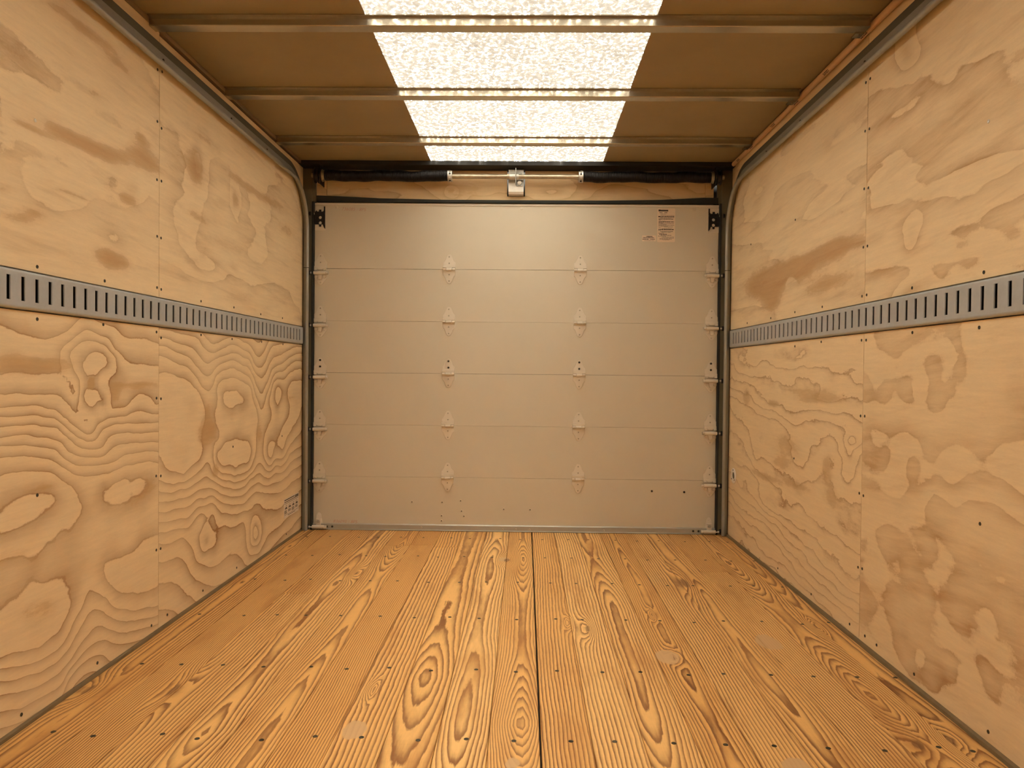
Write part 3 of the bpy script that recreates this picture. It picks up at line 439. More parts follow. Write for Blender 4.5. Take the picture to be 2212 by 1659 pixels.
def build_wall(side):
    root = tag(empty('wall_left' if side == 'L' else 'wall_right', (0, 0, 0)),
               'left side wall of plywood sheets split by a steel rail' if side == 'L' else 'right side wall of plywood sheets split by a steel rail', kind='structure')
    X = XL if side == 'L' else XR
    s = -1 if side == 'L' else 1
    a, b = sorted((X + s * 0.055, X + s * 0.075))
    MB().box(a, b, YF - 0.06, 4.16, -0.08, H + 0.02).build('outer_skin', M['dark'], root)
    a, b = sorted((X + s * 0.019, X + s * 0.054))
    for z0, z1 in ((0.0, G0 - 0.02), (G1 + 0.02, 1.90)):
        MB().box(a, b, 4.0, 4.03, z0, z1).build('stud', M['dark'], root)
    if side == 'L':
        sheets = [(0.002, JY - 0.0012, 0.012, G0, [], LN_B, tps(LN_C), 11, 'ply_lined', 0.10),
                  (JY + 0.0012, YW, 0.012, G0, [], LF_B, tps(LF_C), 23, 'ply_lined', 0.10),
                  (0.002, JY - 0.0012, G1, PT, LU_G, LU_B, base_soft(2.2, 0.2, 0.25), 31, 'ply_soft', 0.9),
                  (JY + 0.0012, YW, G1, PT - 0.010, LU_G, LU_B, base_soft(2.6, 0.6, 0.1), 47, 'ply_soft', 0.9),
                  (YF, -0.002, 0.012, G0, [], [], base_soft(9.0), 53, 'ply_lined', 1.2),
                  (YF, -0.002, G1, PT, [], [], base_soft(3.0), 59, 'ply_soft', 1.2)]
    else:
        sheets = [(0.002, JY - 0.0012, 0.012, G0, [], [], tps(RN_C), 61, 'ply_wave', 0.10),
                  (JY + 0.0012, YW, 0.012, G0, RF_G, RF_B, base_RF, 73, 'ply_ragged', 0.9),
                  (0.002, JY - 0.0012, G1, PT, RU_G, [], lambda Y, Z, f=tps(RU_C): 0.45 * f(Y, Z) + 3.0 * Z - 0.35 * (Y - 2.0), 83, 'ply_wave', 1.1),
                  (JY + 0.0012, YW, G1, PT, RU_G, RU_B, base_soft(3.0, 0.4, -0.2), 97, 'ply_soft', 1.0),
                  (YF, -0.002, 0.012, G0, [], [], base_soft(7.0), 103, 'ply_wave', 1.2),
                  (YF, -0.002, G1, PT, [], [], base_soft(3.0), 109, 'ply_soft', 1.2)]
    objs = []
    for (y0, y1, z0, z1, gb, bb, base, seed, mt, na) in sheets:
        st = 0.013 if y1 > 0 else 0.05
        ax = (0.8, 9.0) if seed in (83, 97) else (1.6, 4.5)
        me = panel_mesh('plywood_sheet', side, y0, y1, z0, z1, gb, bb, base, seed, na, ax[0], ax[1], step=st)
        o = link(me, 'plywood_sheet', M[mt], root)
        objs.append((y0, y1, z0, z1, o))
    sm = screw_mesh(side); sm.materials.append(M['screw'])
    sz = sm.copy(); sz.materials.clear(); sz.materials.append(M['zinc'])
    for (y, z) in (SL if side == 'L' else SR):
        par = next((o for (y0, y1, z0, z1, o) in objs if y0 <= y <= y1 and z0 <= z <= z1), root)
        shiny = abs(y - 1.82) < 0.02 and abs(z - 1.442) < 0.01
        link(sz if shiny else sm, 'screw', None, par, (X, y, z))
    # raw edge of the last sheet beside the door track
    a, b = sorted((X + s * 0.001, X + s * 0.018))
    MB().box(a, b, YW, YW + 0.012, 0.012, G0 - 0.06).build('edge_batten', M['ply_edge'], root)
    return root

wall_left = build_wall('L')
wall_right = build_wall('R')

# front bulkhead behind the photographer
wf = tag(empty('wall_front', (0, 0, 0)), 'plywood bulkhead at the cab end of the cargo box', kind='structure')
for x0, x1 in ((XL, -0.06), (-0.057, XR)):
    MB().box(x0, x1, YF - 0.02, YF - 0.002, 0.0, H - 0.006).build('plywood_sheet', M['ply_head'], wf)
MB().box(XL - 0.08, XR + 0.08, YF - 0.06, YF - 0.03, -0.08, H + 0.02).build('outer_skin', M['dark'], wf)

# ------------------------------------------------------------------ floor boards
floor = tag(empty('floor', (0, 0, 0)), 'floor of long pine boards running towards the door', kind='structure')
MB().box(XL - 0.08, XR + 0.08, YF - 0.06, 4.16, -0.08, -0.036).build('subfloor', M['dark'], floor)
joints = [0.043 + 0.1195 * k for k in range(-10, 9)]
edges = [XL + 0.001] + [j for j in joints if XL + 0.03 < j < XR - 0.03] + [XR - 0.001]
KNOTS = [(-0.075, 3.46, .02, .05, 1.0), (0.914, 1.775, .018, .045, 1.1), (1.003, 1.797, .016, .04, .8), (-0.923, 2.008, .016, .07, .9), (-1.147, 1.999, .018, .05, .9),
         (0.214, 2.544, .012, .05, 1.0), (0.657, 3.116, .018, .12, 1.1), (0.456, 2.30, .010, .03, .9), (0.455, 2.70, .006, .03, .6), (-0.40, 2.03, .006, .03, 1.0), (0.155, 2.60, .006, .03, 1.0),
         (0.99, 2.6, .01, .04, .7), (-0.70, 3.2, .01, .05, .7)]
FILL = [(0.436, 2.300, .040, .060, 1.2), (0.781, 2.442, .040, .075, 1.2), (-0.396, 1.80, .030, .050, 1.2), (0.60, 1.66, .04, .05, 1.0), (-0.09, 3.47, .03, .05, .9), (-0.02, 1.66, .02, .03, 1.0)]
CATH = {0: .5, 3: .9, 4: 1.0, 7: .9, 8: 1.0, 9: .7, 12: 1.0, 13: 1.0, 15: .8, 17: .9, 18: .8}
RINGF = [110, 150, 100, 95, 160, 150, 85, 75, 120, 190, 105, 90, 120, 150, 105, 110, 120, 140, 115]
SPLIT = {4: 3.72, 5: 3.735, 6: 3.70, 16: 3.30, 2: 2.9}
TONE = [.7, .6, .45, .35, .6, .8, .5, .4, .05, .55, .6, .05, .35, .75, .4, .45, .25, .35, .45]
rnd = random.Random(5)
fscrew = MB().lathe([(0.0062, -0.001), (0.0060, 0.0006), (0.0044, 0.0008), (0.0026, 0.0001), (0.0006, 0.0)], lambda a, b, h: (a, b, h), 12).mesh('screw', True)
fscrew.materials.append(M['screw'])
ROWS = [-0.82, -0.39, 0.04, 0.47, 0.90, 1.325, 1.753, 2.172, 2.635, 3.085, 3.506, 3.895]

def board_mesh(x0, x1, y0, y1, k, seed):
    w = x1 - x0
    us = np.array([0, 0.0016, *np.linspace(0.012, w - 0.012, 8), w - 0.0016, w])
    dz = np.zeros(len(us)); dz[0] = dz[-1] = -0.0022
    nv = max(2, int((y1 - y0) / 0.03)); vs_ = np.linspace(y0, y1, nv + 1)
    U, V = np.meshgrid(us, vs_, indexing='ij')
    r = random.Random(seed)
    c = CATH.get(k, 0.0)
    Xw = x0 + U; uc = U - w / 2
    wob = 0.016 * fbm(V * 0.8, V * 0 + 3.3, seed) + 0.0050 * fbm(V * 3.2, U * 10, seed + 3)
    if c > 0:
        d = 0.012 + 0.020 * (1.2 - c) + 0.055 * c * np.abs(fbm(V * 0.75 + seed, V * 0 + 1.7, seed + 8, 2)) * 1.6
        rr = np.sqrt((uc - r.uniform(-.022, .022) + wob) ** 2 + d ** 2)
    else:
        rr = np.sqrt((uc + r.choice((-1, 1)) * r.uniform(.09, .16) + wob) ** 2 + (0.045 + 0.02 * fbm(V * .6, V * 0, seed + 4, 2)) ** 2)
    gr = rr * RINGF[k % len(RINGF)]
    kn = np.zeros_like(U); fi = np.zeros_like(U)
    for (x, y, rx, ry, a) in KNOTS:
        gg = np.exp(-(((Xw - x) / (rx * 2.0)) ** 2 + ((V - y) / (ry * 2.2)) ** 2)); gr = gr + 4.5 * gg
        kn += a * np.exp(-(((Xw - x) / (rx * .75)) ** 2 + ((V - y) / (ry * .7)) ** 2))
    for (x, y, rx, ry, a) in FILL:
        fi += a * np.exp(-(((Xw - x) / rx) ** 2 + ((V - y) / ry) ** 2))
    nu = len(us); n = U.size
    Zt = np.repeat(dz[:, None], nv + 1, 1)
    vs = np.column_stack([Xw.ravel(), V.ravel(), Zt.ravel()]).tolist()
    idx = np.arange(n).reshape(nu, nv + 1)
    fs = np.column_stack([idx[:-1, :-1].ravel(), idx[1:, :-1].ravel(), idx[1:, 1:].ravel(), idx[:-1, 1:].ravel()]).tolist()
    vs += [(x0, y0, -0.034), (x1, y0, -0.034), (x1, y1, -0.034), (x0, y1, -0.034)]
    e0, e1, e2, e3 = n, n + 1, n + 2, n + 3
    fs += [list(map(int, idx[0, ::-1])) + [e0, e3], list(map(int, idx[-1, :])) + [e2, e1], list(map(int, idx[:, 0]))[::-1] + [e0, e1], list(map(int, idx[:, -1])) + [e2, e3], [e0, e3, e2, e1]]
    me = bpy.data.meshes.new('floor_board'); me.from_pydata(vs, [], fs)
    for nm, ar in (('grain', gr), ('knot', kn), ('filler', fi)):
        at = me.attributes.new(nm, 'FLOAT', 'POINT')
        at.data.foreach_set('value', np.concatenate([ar.ravel(), np.zeros(4)]).astype(np.float32))
    return me

for k in range(len(edges) - 1):
    x0, x1 = edges[k] + 0.0005, edges[k + 1] - 0.0005
    if abs(edges[k] - 0.043) < 1e-6: x0 += 0.0022
    if abs(edges[k + 1] - 0.043) < 1e-6: x1 -= 0.0015
    parts = [(YF, 4.125)] if k not in SPLIT else [(YF, SPLIT[k] - 0.001), (SPLIT[k] + 0.001, 4.125)]
    tone = TONE[k % len(TONE)]
    for pi, (ya, yb) in enumerate(parts):
        o = link(board_mesh(x0, x1, ya, yb, k, 200 + 7 * k + 3 * pi), 'floor_board', M['pine'], floor)
        o['seed'] = 3.1 * k + 1.7 * pi; o['tone'] = min(1.0, max(0.0, tone + 0.3 * pi))
        for y in ROWS:
            if ya + 0.01 < y < yb - 0.01 and y > 1.2:
                link(fscrew, 'screw', None, o, ((x0 + x1) / 2 + rnd.uniform(-.018, .018), y + rnd.uniform(-.012, .012), 0.0))

for side, X, s in (('left', XL, 1), ('right', XR, -1)):
    mb = MB()
    ys = np.linspace(YF, 4.03, 90)
    hh = 0.011 if side == 'left' else 0.012
    ww = 0.006 if side == 'left' else 0.011
    rings = []
    for i, y in enumerate(ys):
        j = 0.0015 * vnoise(y * 9, 2.2, 7 if side == 'left' else 9)
        rings.append([(X - s * 0.017, y, 0.0005), (X + s * (ww + j), y, 0.0005), (X + s * (ww * 0.8 + j), y, hh * 0.7), (X + s * 0.001, y, hh), (X - s * 0.017, y, hh)])
    mb.loft(rings)
    tag(mb.build('baseboard_' + side, M['base'], None, True), ('thin grey brown metal edge along the foot of the %s wall' % side), kind='structure')

# ------------------------------------------------------------------ roof
ceiling = tag(empty('ceiling', (0, 0, H)), 'tan roof sheet with a bright translucent strip down the middle', kind='structure')
SX0, SX1 = -0.500, 0.392
ys = [YF - 0.05] + [b for b in BOWS[1:]] + [4.13]
for i in range(len(ys) - 1):
    y0, y1 = ys[i], ys[i + 1]
    for x0, x1 in ((XL - 0.08, SX0), (SX1, XR + 0.08)):
        MB().box(x0, x1, y0, y1, 0.0, 0.004).build('roof_sheet', M['roof'], ceiling)
    me = bpy.data.meshes.new('skylight_panel')
    me.from_pydata([(SX0, y0, 0.001), (SX1, y0, 0.001), (SX1, y1, 0.001), (SX0, y1, 0.001)], [], [(0, 3, 2, 1)])
    tag(link(me, 'skylight_panel', M['sky'], ceiling), 'bright translucent fibreglass panel')
# hat-shaped roof bows
prof = [(-0.036, 0.0), (-0.036, -0.003), (-0.0225, -0.0035), (-0.0235, -0.0285), (-0.0215, -0.031), (0.0205, -0.031), (0.0225, -0.0285), (0.0225, -0.0035), (0.036, -0.003), (0.036, 0.0)]
for i, b in enumerate(BOWS):
    if b < -0.9: continue
    rings = []
    for x in (XL + 0.006, XL + 0.014, XR - 0.040, XR - 0.032):
        rings.append([(x, b + p, z - 0.0005) for p, z in prof])
    o = MB().loft(rings).build('roof_bow', M['bow'], ceiling, True)
    mb = MB(); mb.box(XR - 0.060, XR - 0.034, b + 0.016, b + 0.050, -0.0345, -0.0312); mb.box(XR - 0.046, XR - 0.040, b + 0.026, b + 0.034, -0.0375, -0.0345)
    mb.build('clip', M['bow'], o)

mb = MB(); mb.box(XL - 0.016, XL + 0.004, YF, 4.02, PT + 0.0015, H - 0.001)
tag(mb.build('trim_1', M['trim'], None, False, 0.001), 'tan metal strip where the left wall meets the roof', kind='structure')
mb = MB(); mb.box(XR - 0.004, XR + 0.016, YF, 4.02, PT + 0.0015, H - 0.001)
tag(mb.build('trim_2', M['trim'], None, False, 0.001), 'tan metal strip behind the cable sleeve on the right', kind='structure')
mb = MB(); mb.box(XL - 0.05, XR + 0.05, 3.985, 4.125, 1.917, H - 0.001)
tag(mb.build('trim_3', M['dark'], None, False, 0.001), 'dark steel cross angle at the top of the door end', kind='structure')

# ------------------------------------------------------------------ door end: header, posts, seal
wb = tag(empty('wall_back', (0, YD, 0)), 'plywood header strip above the roll-up door', kind='structure')
MB().box(XL - 0.08, XR + 0.08, 0.060, 0.085, -0.08, H + 0.02).build('rear_skin', M['dark'], wb)
def head_sheet(poly, seed):
    """header sheet from an outline, the face cut into a grid that carries the figure"""
    x0 = min(p[0] for p in poly); x1 = max(p[0] for p in poly); z0 = min(p[1] for p in poly); z1 = max(p[1] for p in poly)
    xs = np.unique(np.concatenate([np.linspace(x0, x1, max(3, int((x1 - x0) / .012))), [p[0] for p in poly]]))
    zs = np.unique(np.concatenate([np.linspace(z0, z1, 14), [p[1] for p in poly]]))
    Xg, Zg = np.meshgrid(xs, zs, indexing='ij')
    gr = 9 * (Zg - 1.75) + 1.3 * fbm(Xg * 2.2, Zg * 5, seed, 4) + 1.6 * np.exp(-(((Xg + .40) / .06) ** 2 + ((Zg - 1.79) / .05) ** 2)) + 1.2 * np.exp(-(((Xg - .16) / .12) ** 2 + ((Zg - 1.80) / .05) ** 2))
    bl = 0.4 * fbm(Xg * 3, Zg * 10, seed + 3, 3) + .25 + 2.3 * np.exp(-(((Xg + .40) / .008) ** 2 + ((Zg - 1.812) / .005) ** 2))
    def inside(x, z):
        if len(poly) == 4: return True
        return not (NX0 < x < NX1 and z > NZ)
    n = Xg.size; idx = np.arange(n).reshape(Xg.shape)
    vs = [(a, 0.004, b) for a, b in zip(Xg.ravel(), Zg.ravel())] + [(a, 0.020, b) for a, b in zip(Xg.ravel(), Zg.ravel())]
    fs = []; on = np.zeros((len(xs) - 1, len(zs) - 1), bool)
    for i in range(len(xs) - 1):
        for j in range(len(zs) - 1):
            on[i, j] = inside((xs[i] + xs[i + 1]) / 2, (zs[j] + zs[j + 1]) / 2)
    for i in range(on.shape[0]):
        for j in range(on.shape[1]):
            if not on[i, j]: continue
            a, b, c, d = idx[i, j], idx[i + 1, j], idx[i + 1, j + 1], idx[i, j + 1]
            fs.append((a, b, c, d)); fs.append((a + n, d + n, c + n, b + n))
            for (di, dj, p, q) in ((-1, 0, d, a), (1, 0, b, c), (0, -1, a, b), (0, 1, c, d)):
                ii, jj = i + di, j + dj
                if not (0 <= ii < on.shape[0] and 0 <= jj < on.shape[1]) or not on[ii, jj]:
                    fs.append((p, p + n, q + n, q))
    me = bpy.data.meshes.new('header_sheet'); me.from_pydata(vs, [], [tuple(map(int, f)) for f in fs])
    for nm, ar in (('grain', gr), ('blot', bl)):
        at = me.attributes.new(nm, 'FLOAT', 'POINT')
        at.data.foreach_set('value', np.concatenate([ar.ravel(), ar.ravel()]).astype(np.float32))
    return me
NX0, NX1, NZ = -0.1045, -0.0105, 1.779
link(head_sheet([(-1.062, 1.742), (0.9395, 1.742), (0.9395, 1.914), (NX1, 1.914), (NX1, NZ), (NX0, NZ), (NX0, 1.914), (-1.062, 1.914)], 301), 'header_sheet', M['ply_head'], wb)
link(head_sheet([(-1.118, 1.742), (-1.0635, 1.742), (-1.0635, 1.914), (-1.118, 1.914)], 305), 'header_sheet', M['ply_head'], wb)
link(head_sheet([(0.941, 1.742), (0.984, 1.742), (0.984, 1.914), (0.941, 1.914)], 309), 'header_sheet', M['ply_head'], wb)

for nm, x0, x1, sgn in (('trim_4', XL - 0.012, -1.136, 1), ('trim_5', 1.022, XR + 0.012, -1)):
    mb = MB(); mb.box(x0, x1, 4.062, 4.125, 0.0, 1.916)
    if sgn > 0: mb.box(x1 - .002, -1.119, 4.072, 4.084, 1.744, 1.916)
    else: mb.box(1.000, x0 + .002, 4.072, 4.084, 1.744, 1.916)
    tag(mb.build(nm, M['post'], None, False, 0.001), 'olive steel door post at the %s side of the roll-up door' % ('left' if sgn > 0 else 'right'), kind='structure')
for nm, x0, x1, wd in (('trim_6', -1.1355, -1.1265, 'left'), ('trim_7', 1.0125, 1.0215, 'right')):
    mb = MB(); mb.box(x0, x1, 4.056, 4.0785, 0.0, 1.742)
    tag(mb.build(nm, M['rubber'], None), 'black rubber seal strip up the %s edge of the door' % wd, kind='structure')
mb = MB()
mb.prism([(-1.115, 1.7415), (1.005, 1.7415), (1.005, 1.774), (0.93, 1.774), (0.70, 1.762), (0.40, 1.7565), (-0.05, 1.756), (-0.45, 1.7565), (-0.78, 1.762), (-1.02, 1.773), (-1.115, 1.775)], lambda a, b, c: (a, c, b), YD - 0.014, YD + 0.0035)
tag(mb.build('trim_8', M['rubber'], None, False, 0.001), 'black rubber flap sealing the top edge of the door', kind='structure')

# ------------------------------------------------------------------ roll-up door
door = tag(empty('door_1', (0, YD, 0)), 'beige roll-up door of six hinged horizontal panels', kind='structure')
DX0, DX1 = -1.1255, 1.0115
ZS = [0.030, 0.285, 0.5615, 0.838, 1.1135, 1.391, 1.7385]
GAPS = [0, 0.0010, 0.0007, 0.0011, 0.0006, 0.0013, 0]
panels = []
for i in range(6):
    mb = MB(); mb.box(DX0, DX1, 0.0, 0.030, ZS[i] + GAPS[i] / 2, ZS[i + 1] - GAPS[i + 1] / 2)
    panels.append(mb.build('door_panel', M['door'], door, False, 0.0008))
# top edge cap
mb = MB(); mb.box(DX0, DX1, -0.0035, 0.0, 1.7265, 1.7385)
mb.build('top_cap', M['hinge'], panels[5], False, 0.001)
# bottom rail
br = MB(); br.prism([(0.0, -0.002), (-0.016, -0.002), (-0.018, 0.000), (-0.018, 0.0015), (-0.010, 0.004), (-0.010, 0.027), (-0.006, 0.0315), (0.0, 0.0315)][::1], lambda a, b, c: (c, a, b + 0.0025), DX0, DX1)
br.box(DX0, DX1, 0.0, 0.030, 0.0005, 0.0295)
brail = br.build('bottom_rail', M['alu'], door, False, 0.0)

def rivet_mesh(nm, r=0.0042, h=0.0022, hole=True, n=12):
    pr = [(r, 0.0), (r, h * 0.5), (r * 0.75, h)] + ([(r * 0.42, h), (r * 0.35, h * 0.3), (0.0003, h * 0.2)] if hole else [(0.0003, h * 1.15)])
    me = MB().lathe(pr, lambda a, b, c: (a, -c, b), n).mesh(nm, True)
    return me
def dark_centre(me, mat, r):
    """give the socket in the middle of a fastener its own dark material"""
    me.materials.append(mat); me.materials.append(M['screw'])
    for p in me.polygons:
        if all(math.hypot(me.vertices[i].co.x, me.vertices[i].co.z) < r for i in p.vertices): p.material_index = 1
    return me
RV = dark_centre(rivet_mesh('rivet', 0.0046, 0.0022), M['door'], 0.0021)
RVD = rivet_mesh('bolt', 0.0055, 0.005, True); RVD.materials.append(M['screw'])
PLUG = dark_centre(rivet_mesh('plug', 0.0072, 0.0030, True), M['door'], 0.0032)
PLUG2 = rivet_mesh('plug', 0.0085, 0.0022, False); PLUG2.materials.append(M['door'])
for (x, z) in [(-0.597, .152), (-0.436, .152), (-0.337, .161), (-0.332, .106), (-0.319, .079), (-0.438, .080), (-0.438, .053), (-0.107, .119), (0.033, .118)]:
    link(PLUG, 'plug', None, panels[0], (x, 0, z))
for (x, z) in [(0.678, .225), (0.849, .222)]:
    link(RVD, 'bolt', None, panels[0], (x, 0, z))
for (x, z) in [(-1.01, 1.7175), (-0.027, 1.7155), (0.883, 1.7165)]:
    link(PLUG2, 'plug', None, panels[5], (x, 0, z))
for (x, z) in [(-1.05, .017), (-1.021, .017), (0.925, .017), (0.897, .017)]:
    link(RVD, 'bolt', None, brail, (x, -0.010, z))
for (x, z) in [(-0.545, .019), (-0.112, .014), (-0.041, .014), (0.031, .014), (0.425, .014)]:
    link(RV, 'rivet', None, brail, (x, -0.010, z))

def leaf(sz):
    """outline of one leaf, tip along +z (sz=1) or -z"""
    p = [(-0.033, 0.0), (-0.033, 0.034), (-0.027, 0.038), (-0.021, 0.048), (-0.0155, 0.0635)]
    arc = [(0.0135 * math.cos(a), 0.0640 + 0.0135 * math.sin(a)) for a in np.linspace(math.pi * 0.98, math.pi * 0.02, 9)]
    p = p + arc + [(-x, z) for x, z in reversed(p)]
    return [(x, z * sz) for x, z in p]
flat = lambda a, b, c: (a, -c, b)
# plain hinge
mb = MB(); mb.prism(leaf(1), flat, 0.0, 0.0036); mb.prism(leaf(-1), flat, 0.0, 0.0036)
HINGE = mb.mesh('hinge', False, 0.0010); HINGE.materials.append(M['hinge'])
mb = MB()
mb.prism([(-0.033, 0.018), (-0.033, 0.006), (-0.015, 0.006), (-0.015, -0.008), (0.015, -0.008), (0.015, 0.006), (0.033, 0.006), (0.033, 0.018)], flat, 0.0028, 0.0125)
mb.cyl((-0.0325, -0.0075, -0.003), (-0.0165, -0.0075, -0.003), 0.0075); mb.cyl((0.0165, -0.0075, -0.003), (0.0325, -0.0075, -0.003), 0.0075)
mb.cyl((-0.0145, -0.0085, -0.004), (0.0145, -0.0085, -0.004), 0.0080)
mb.prism([(-0.033, -0.002), (-0.033, -0.016), (0.033, -0.016), (0.033, -0.002)], flat, 0.0028, 0.0055)
KNUCKLE = mb.mesh('knuckle', True, 0.0008); KNUCKLE.materials.append(M['hinge'])
HZ = [0.287, 0.5635, 0.840, 1.1155, 1.393]
for i, z in enumerate(HZ):
    for x in (-0.408, 0.286):
        h = link(HINGE, 'hinge', None, door, (x, 0, z))
        link(KNUCKLE, 'knuckle', None, h)
        for rz in (0.064, 0.030, -0.030, -0.064):
            nuts = (i == 2 and rz > 0)
            link(RVD if nuts else RV, 'bolt' if nuts else 'rivet', None, h, (0, -0.0034, rz))

# roller hinges at the door edges
def edge_hinge(sgn):
    """sgn = -1 at the left edge (stem points to -x), +1 at the right edge"""
    mb = MB(); mb.prism(leaf(1), flat, 0.0, 0.0036)
    hi = mb.mesh('roller_hinge', False, 0.0010)
    mb = MB()
    mb.prism([(-0.033, 0.010), (-0.033, -0.004), (-0.014, -0.004), (-0.014, -0.010), (0.014, -0.010), (0.014, -0.004), (0.033, -0.004), (0.033, 0.010)], flat, 0.0028, 0.011)
    mb.cyl((-0.032, -0.008, -0.009), (-0.016, -0.008, -0.009), 0.0062); mb.cyl((0.016, -0.008, -0.009), (0.032, -0.008, -0.009), 0.0062)
    kn = mb.mesh('knuckle', True, 0.0007)
    mb = MB()
    mb.cyl((-0.033, -0.018, -0.027), (0.033, -0.018, -0.027), 0.0095, n=18)
    mb.prism([(-0.012, -0.030), (-0.008, -0.062), (0.008, -0.062), (0.012, -0.030)], flat, 0.0, 0.017)
    mb.cyl((0.021, 0.0, -0.046), (0.021, -0.010, -0.046), 0.010, 0.008, n=14)
    mb.cyl((-0.021, 0.0, -0.046), (-0.021, -0.010, -0.046), 0.010, 0.008, n=14)
    mb.prism([(-0.033, -0.018), (-0.033, -0.052), (-0.014, -0.079), (-0.010, -0.086), (0.0, -0.0895), (0.010, -0.086), (0.014, -0.079), (0.033, -0.052), (0.033, -0.018)], flat, 0.0, 0.0042)
    bk = mb.mesh('roller_bracket', True, 0.0007)
    mb = MB(); mb.cyl((-sgn * 0.042, -0.018, -0.027), (sgn * 0.056, -0.018, -0.027), 0.0052, n=12); mb.cyl((-sgn * 0.044, -0.018, -0.027), (-sgn * 0.034, -0.018, -0.027), 0.0085, n=12)
    sm = mb.mesh('roller_stem', True)
    mb = MB(); mb.cyl((sgn * 0.0505, -0.018, -0.027), (sgn * 0.0605, -0.018, -0.027), 0.0125, n=18)
    rl = mb.mesh('roller', True, 0.0015)
    for m_, mt in ((hi, 'hinge'), (kn, 'hinge'), (bk, 'hinge'), (sm, 'bright'), (rl, 'black')): m_.materials.append(M[mt])
    return hi, kn, bk, sm, rl
for sgn, xs in ((-1, -1.0925), (1, 0.9805)):
    parts = edge_hinge(sgn)
    for z in HZ:
        h = link(parts[0], 'roller_hinge', None, door, (xs, 0, z))
        for m_, nm in zip(parts[1:], ('knuckle', 'roller_bracket', 'roller_stem', 'roller')):
            link(m_, nm, None, h)
        for rz in (0.064, 0.030, -0.077):
            nuts = abs(z - 0.840) < 0.01 and rz > 0
            link(RVD if nuts else RV, 'bolt' if nuts else 'rivet', None, h, (0, -0.0034, rz))

# top roller brackets, black with two round holes
def ring_plate(mb, outer, holes, d0, d1):
    """rectangular plate with round holes, made as strips between octagon fans"""
    x0, x1, z0, z1 = outer
    cuts = sorted(holes, key=lambda h: h[1])
    zc = [z0] + [(cuts[i][1] + cuts[i + 1][1]) / 2 for i in range(len(cuts) - 1)] + [z1]
    for (hx, hz, r), a, b in zip(cuts, zc[:-1], zc[1:]):
        n = 16
        for i in range(n):
            w0, w1 = 2 * math.pi * i / n, 2 * math.pi * (i + 1) / n
            def edge(w):
                cx, sx = math.cos(w), math.sin(w)
                t = min(((x1 - hx) / cx if cx > 1e-9 else (x0 - hx) / cx if cx < -1e-9 else 9), ((b - hz) / sx if sx > 1e-9 else (a - hz) / sx if sx < -1e-9 else 9))
                return (hx + t * cx, hz + t * sx)
            wm = (w0 + w1) / 2
            q = [(hx + r * math.cos(w0), hz + r * math.sin(w0)), edge(w0), edge(w1), (hx + r * math.cos(w1), hz + r * math.sin(w1))]
            e0, e1 = q[1], q[2]
            if abs(e0[0] - e1[0]) > 1e-6 and abs(e0[1] - e1[1]) > 1e-6:
                corner = (x1 if math.cos(wm) > 0 else x0, b if math.sin(wm) > 0 else a)
                q = [q[0], q[1], corner, q[2], q[3]]
            mb.prism(q, flat, d0, d1)
for sgn, xc in ((-1, -1.0965), (1, 0.984)):
    mb = MB(); mb.box(-0.028, 0.028, -0.002, 0.0, -0.065, 0.062)
    tb = mb.build('top_bracket', M['hinge'], door, False, 0.0004, 1, (xc, 0, 1.658))
    mb = MB(); ring_plate(mb, (-0.027, 0.027, -0.034, 0.014), [(-sgn * 0.001, 0.0025, 0.0082), (-sgn * 0.001, -0.026, 0.0082)], 0.002, 0.006)
    mb.prism([(-0.027, 0.014), (0.027, 0.014), (0.027, 0.030), (0.020, 0.040), (0.016, 0.034), (0.006, 0.034), (0.006, 0.044), (-0.006, 0.044), (-0.006, 0.034), (-0.016, 0.034), (-0.020, 0.040), (-0.027, 0.030)], flat, 0.002, 0.006)
    mb.box(-0.026, 0.026, -0.016, -0.006, 0.015, 0.027)
    mb.box(-0.027, -0.022, -0.014, -0.006, -0.034, 0.015); mb.box(0.022, 0.027, -0.014, -0.006, -0.034, 0.015)
    mb.prism([(-0.006, -0.034), (0.006, -0.034), (0.005, -0.046), (-0.005, -0.046)], flat, 0.002, 0.006)
    mb.prism([(-0.027, -0.034), (-0.014, -0.034), (-0.020, -0.050), (-0.027, -0.058)] if sgn > 0 else [(0.014, -0.034), (0.027, -0.034), (0.027, -0.058), (0.020, -0.050)], flat, 0.002, 0.006)
    mb.prism([(sgn * -0.027, 0.030), (sgn * -0.020, 0.030), (sgn * -0.020, 0.061), (sgn * -0.027, 0.061)], flat, 0.002, 0.006)
    tb2 = mb.build('roller_carrier', M['black'], tb); tb2['label'] = 'black carrier with two round holes'
    mb = MB(); mb.cyl((sgn * 0.024, -0.011, 0.021), (sgn * 0.052, -0.011, 0.021), 0.0050, n=12); mb.build('roller_stem', M['bright'], tb, True)
    mb = MB(); mb.cyl((sgn * 0.046, -0.011, 0.021), (sgn * 0.056, -0.011, 0.021), 0.0125, n=18); mb.build('roller', M['black'], tb, True)
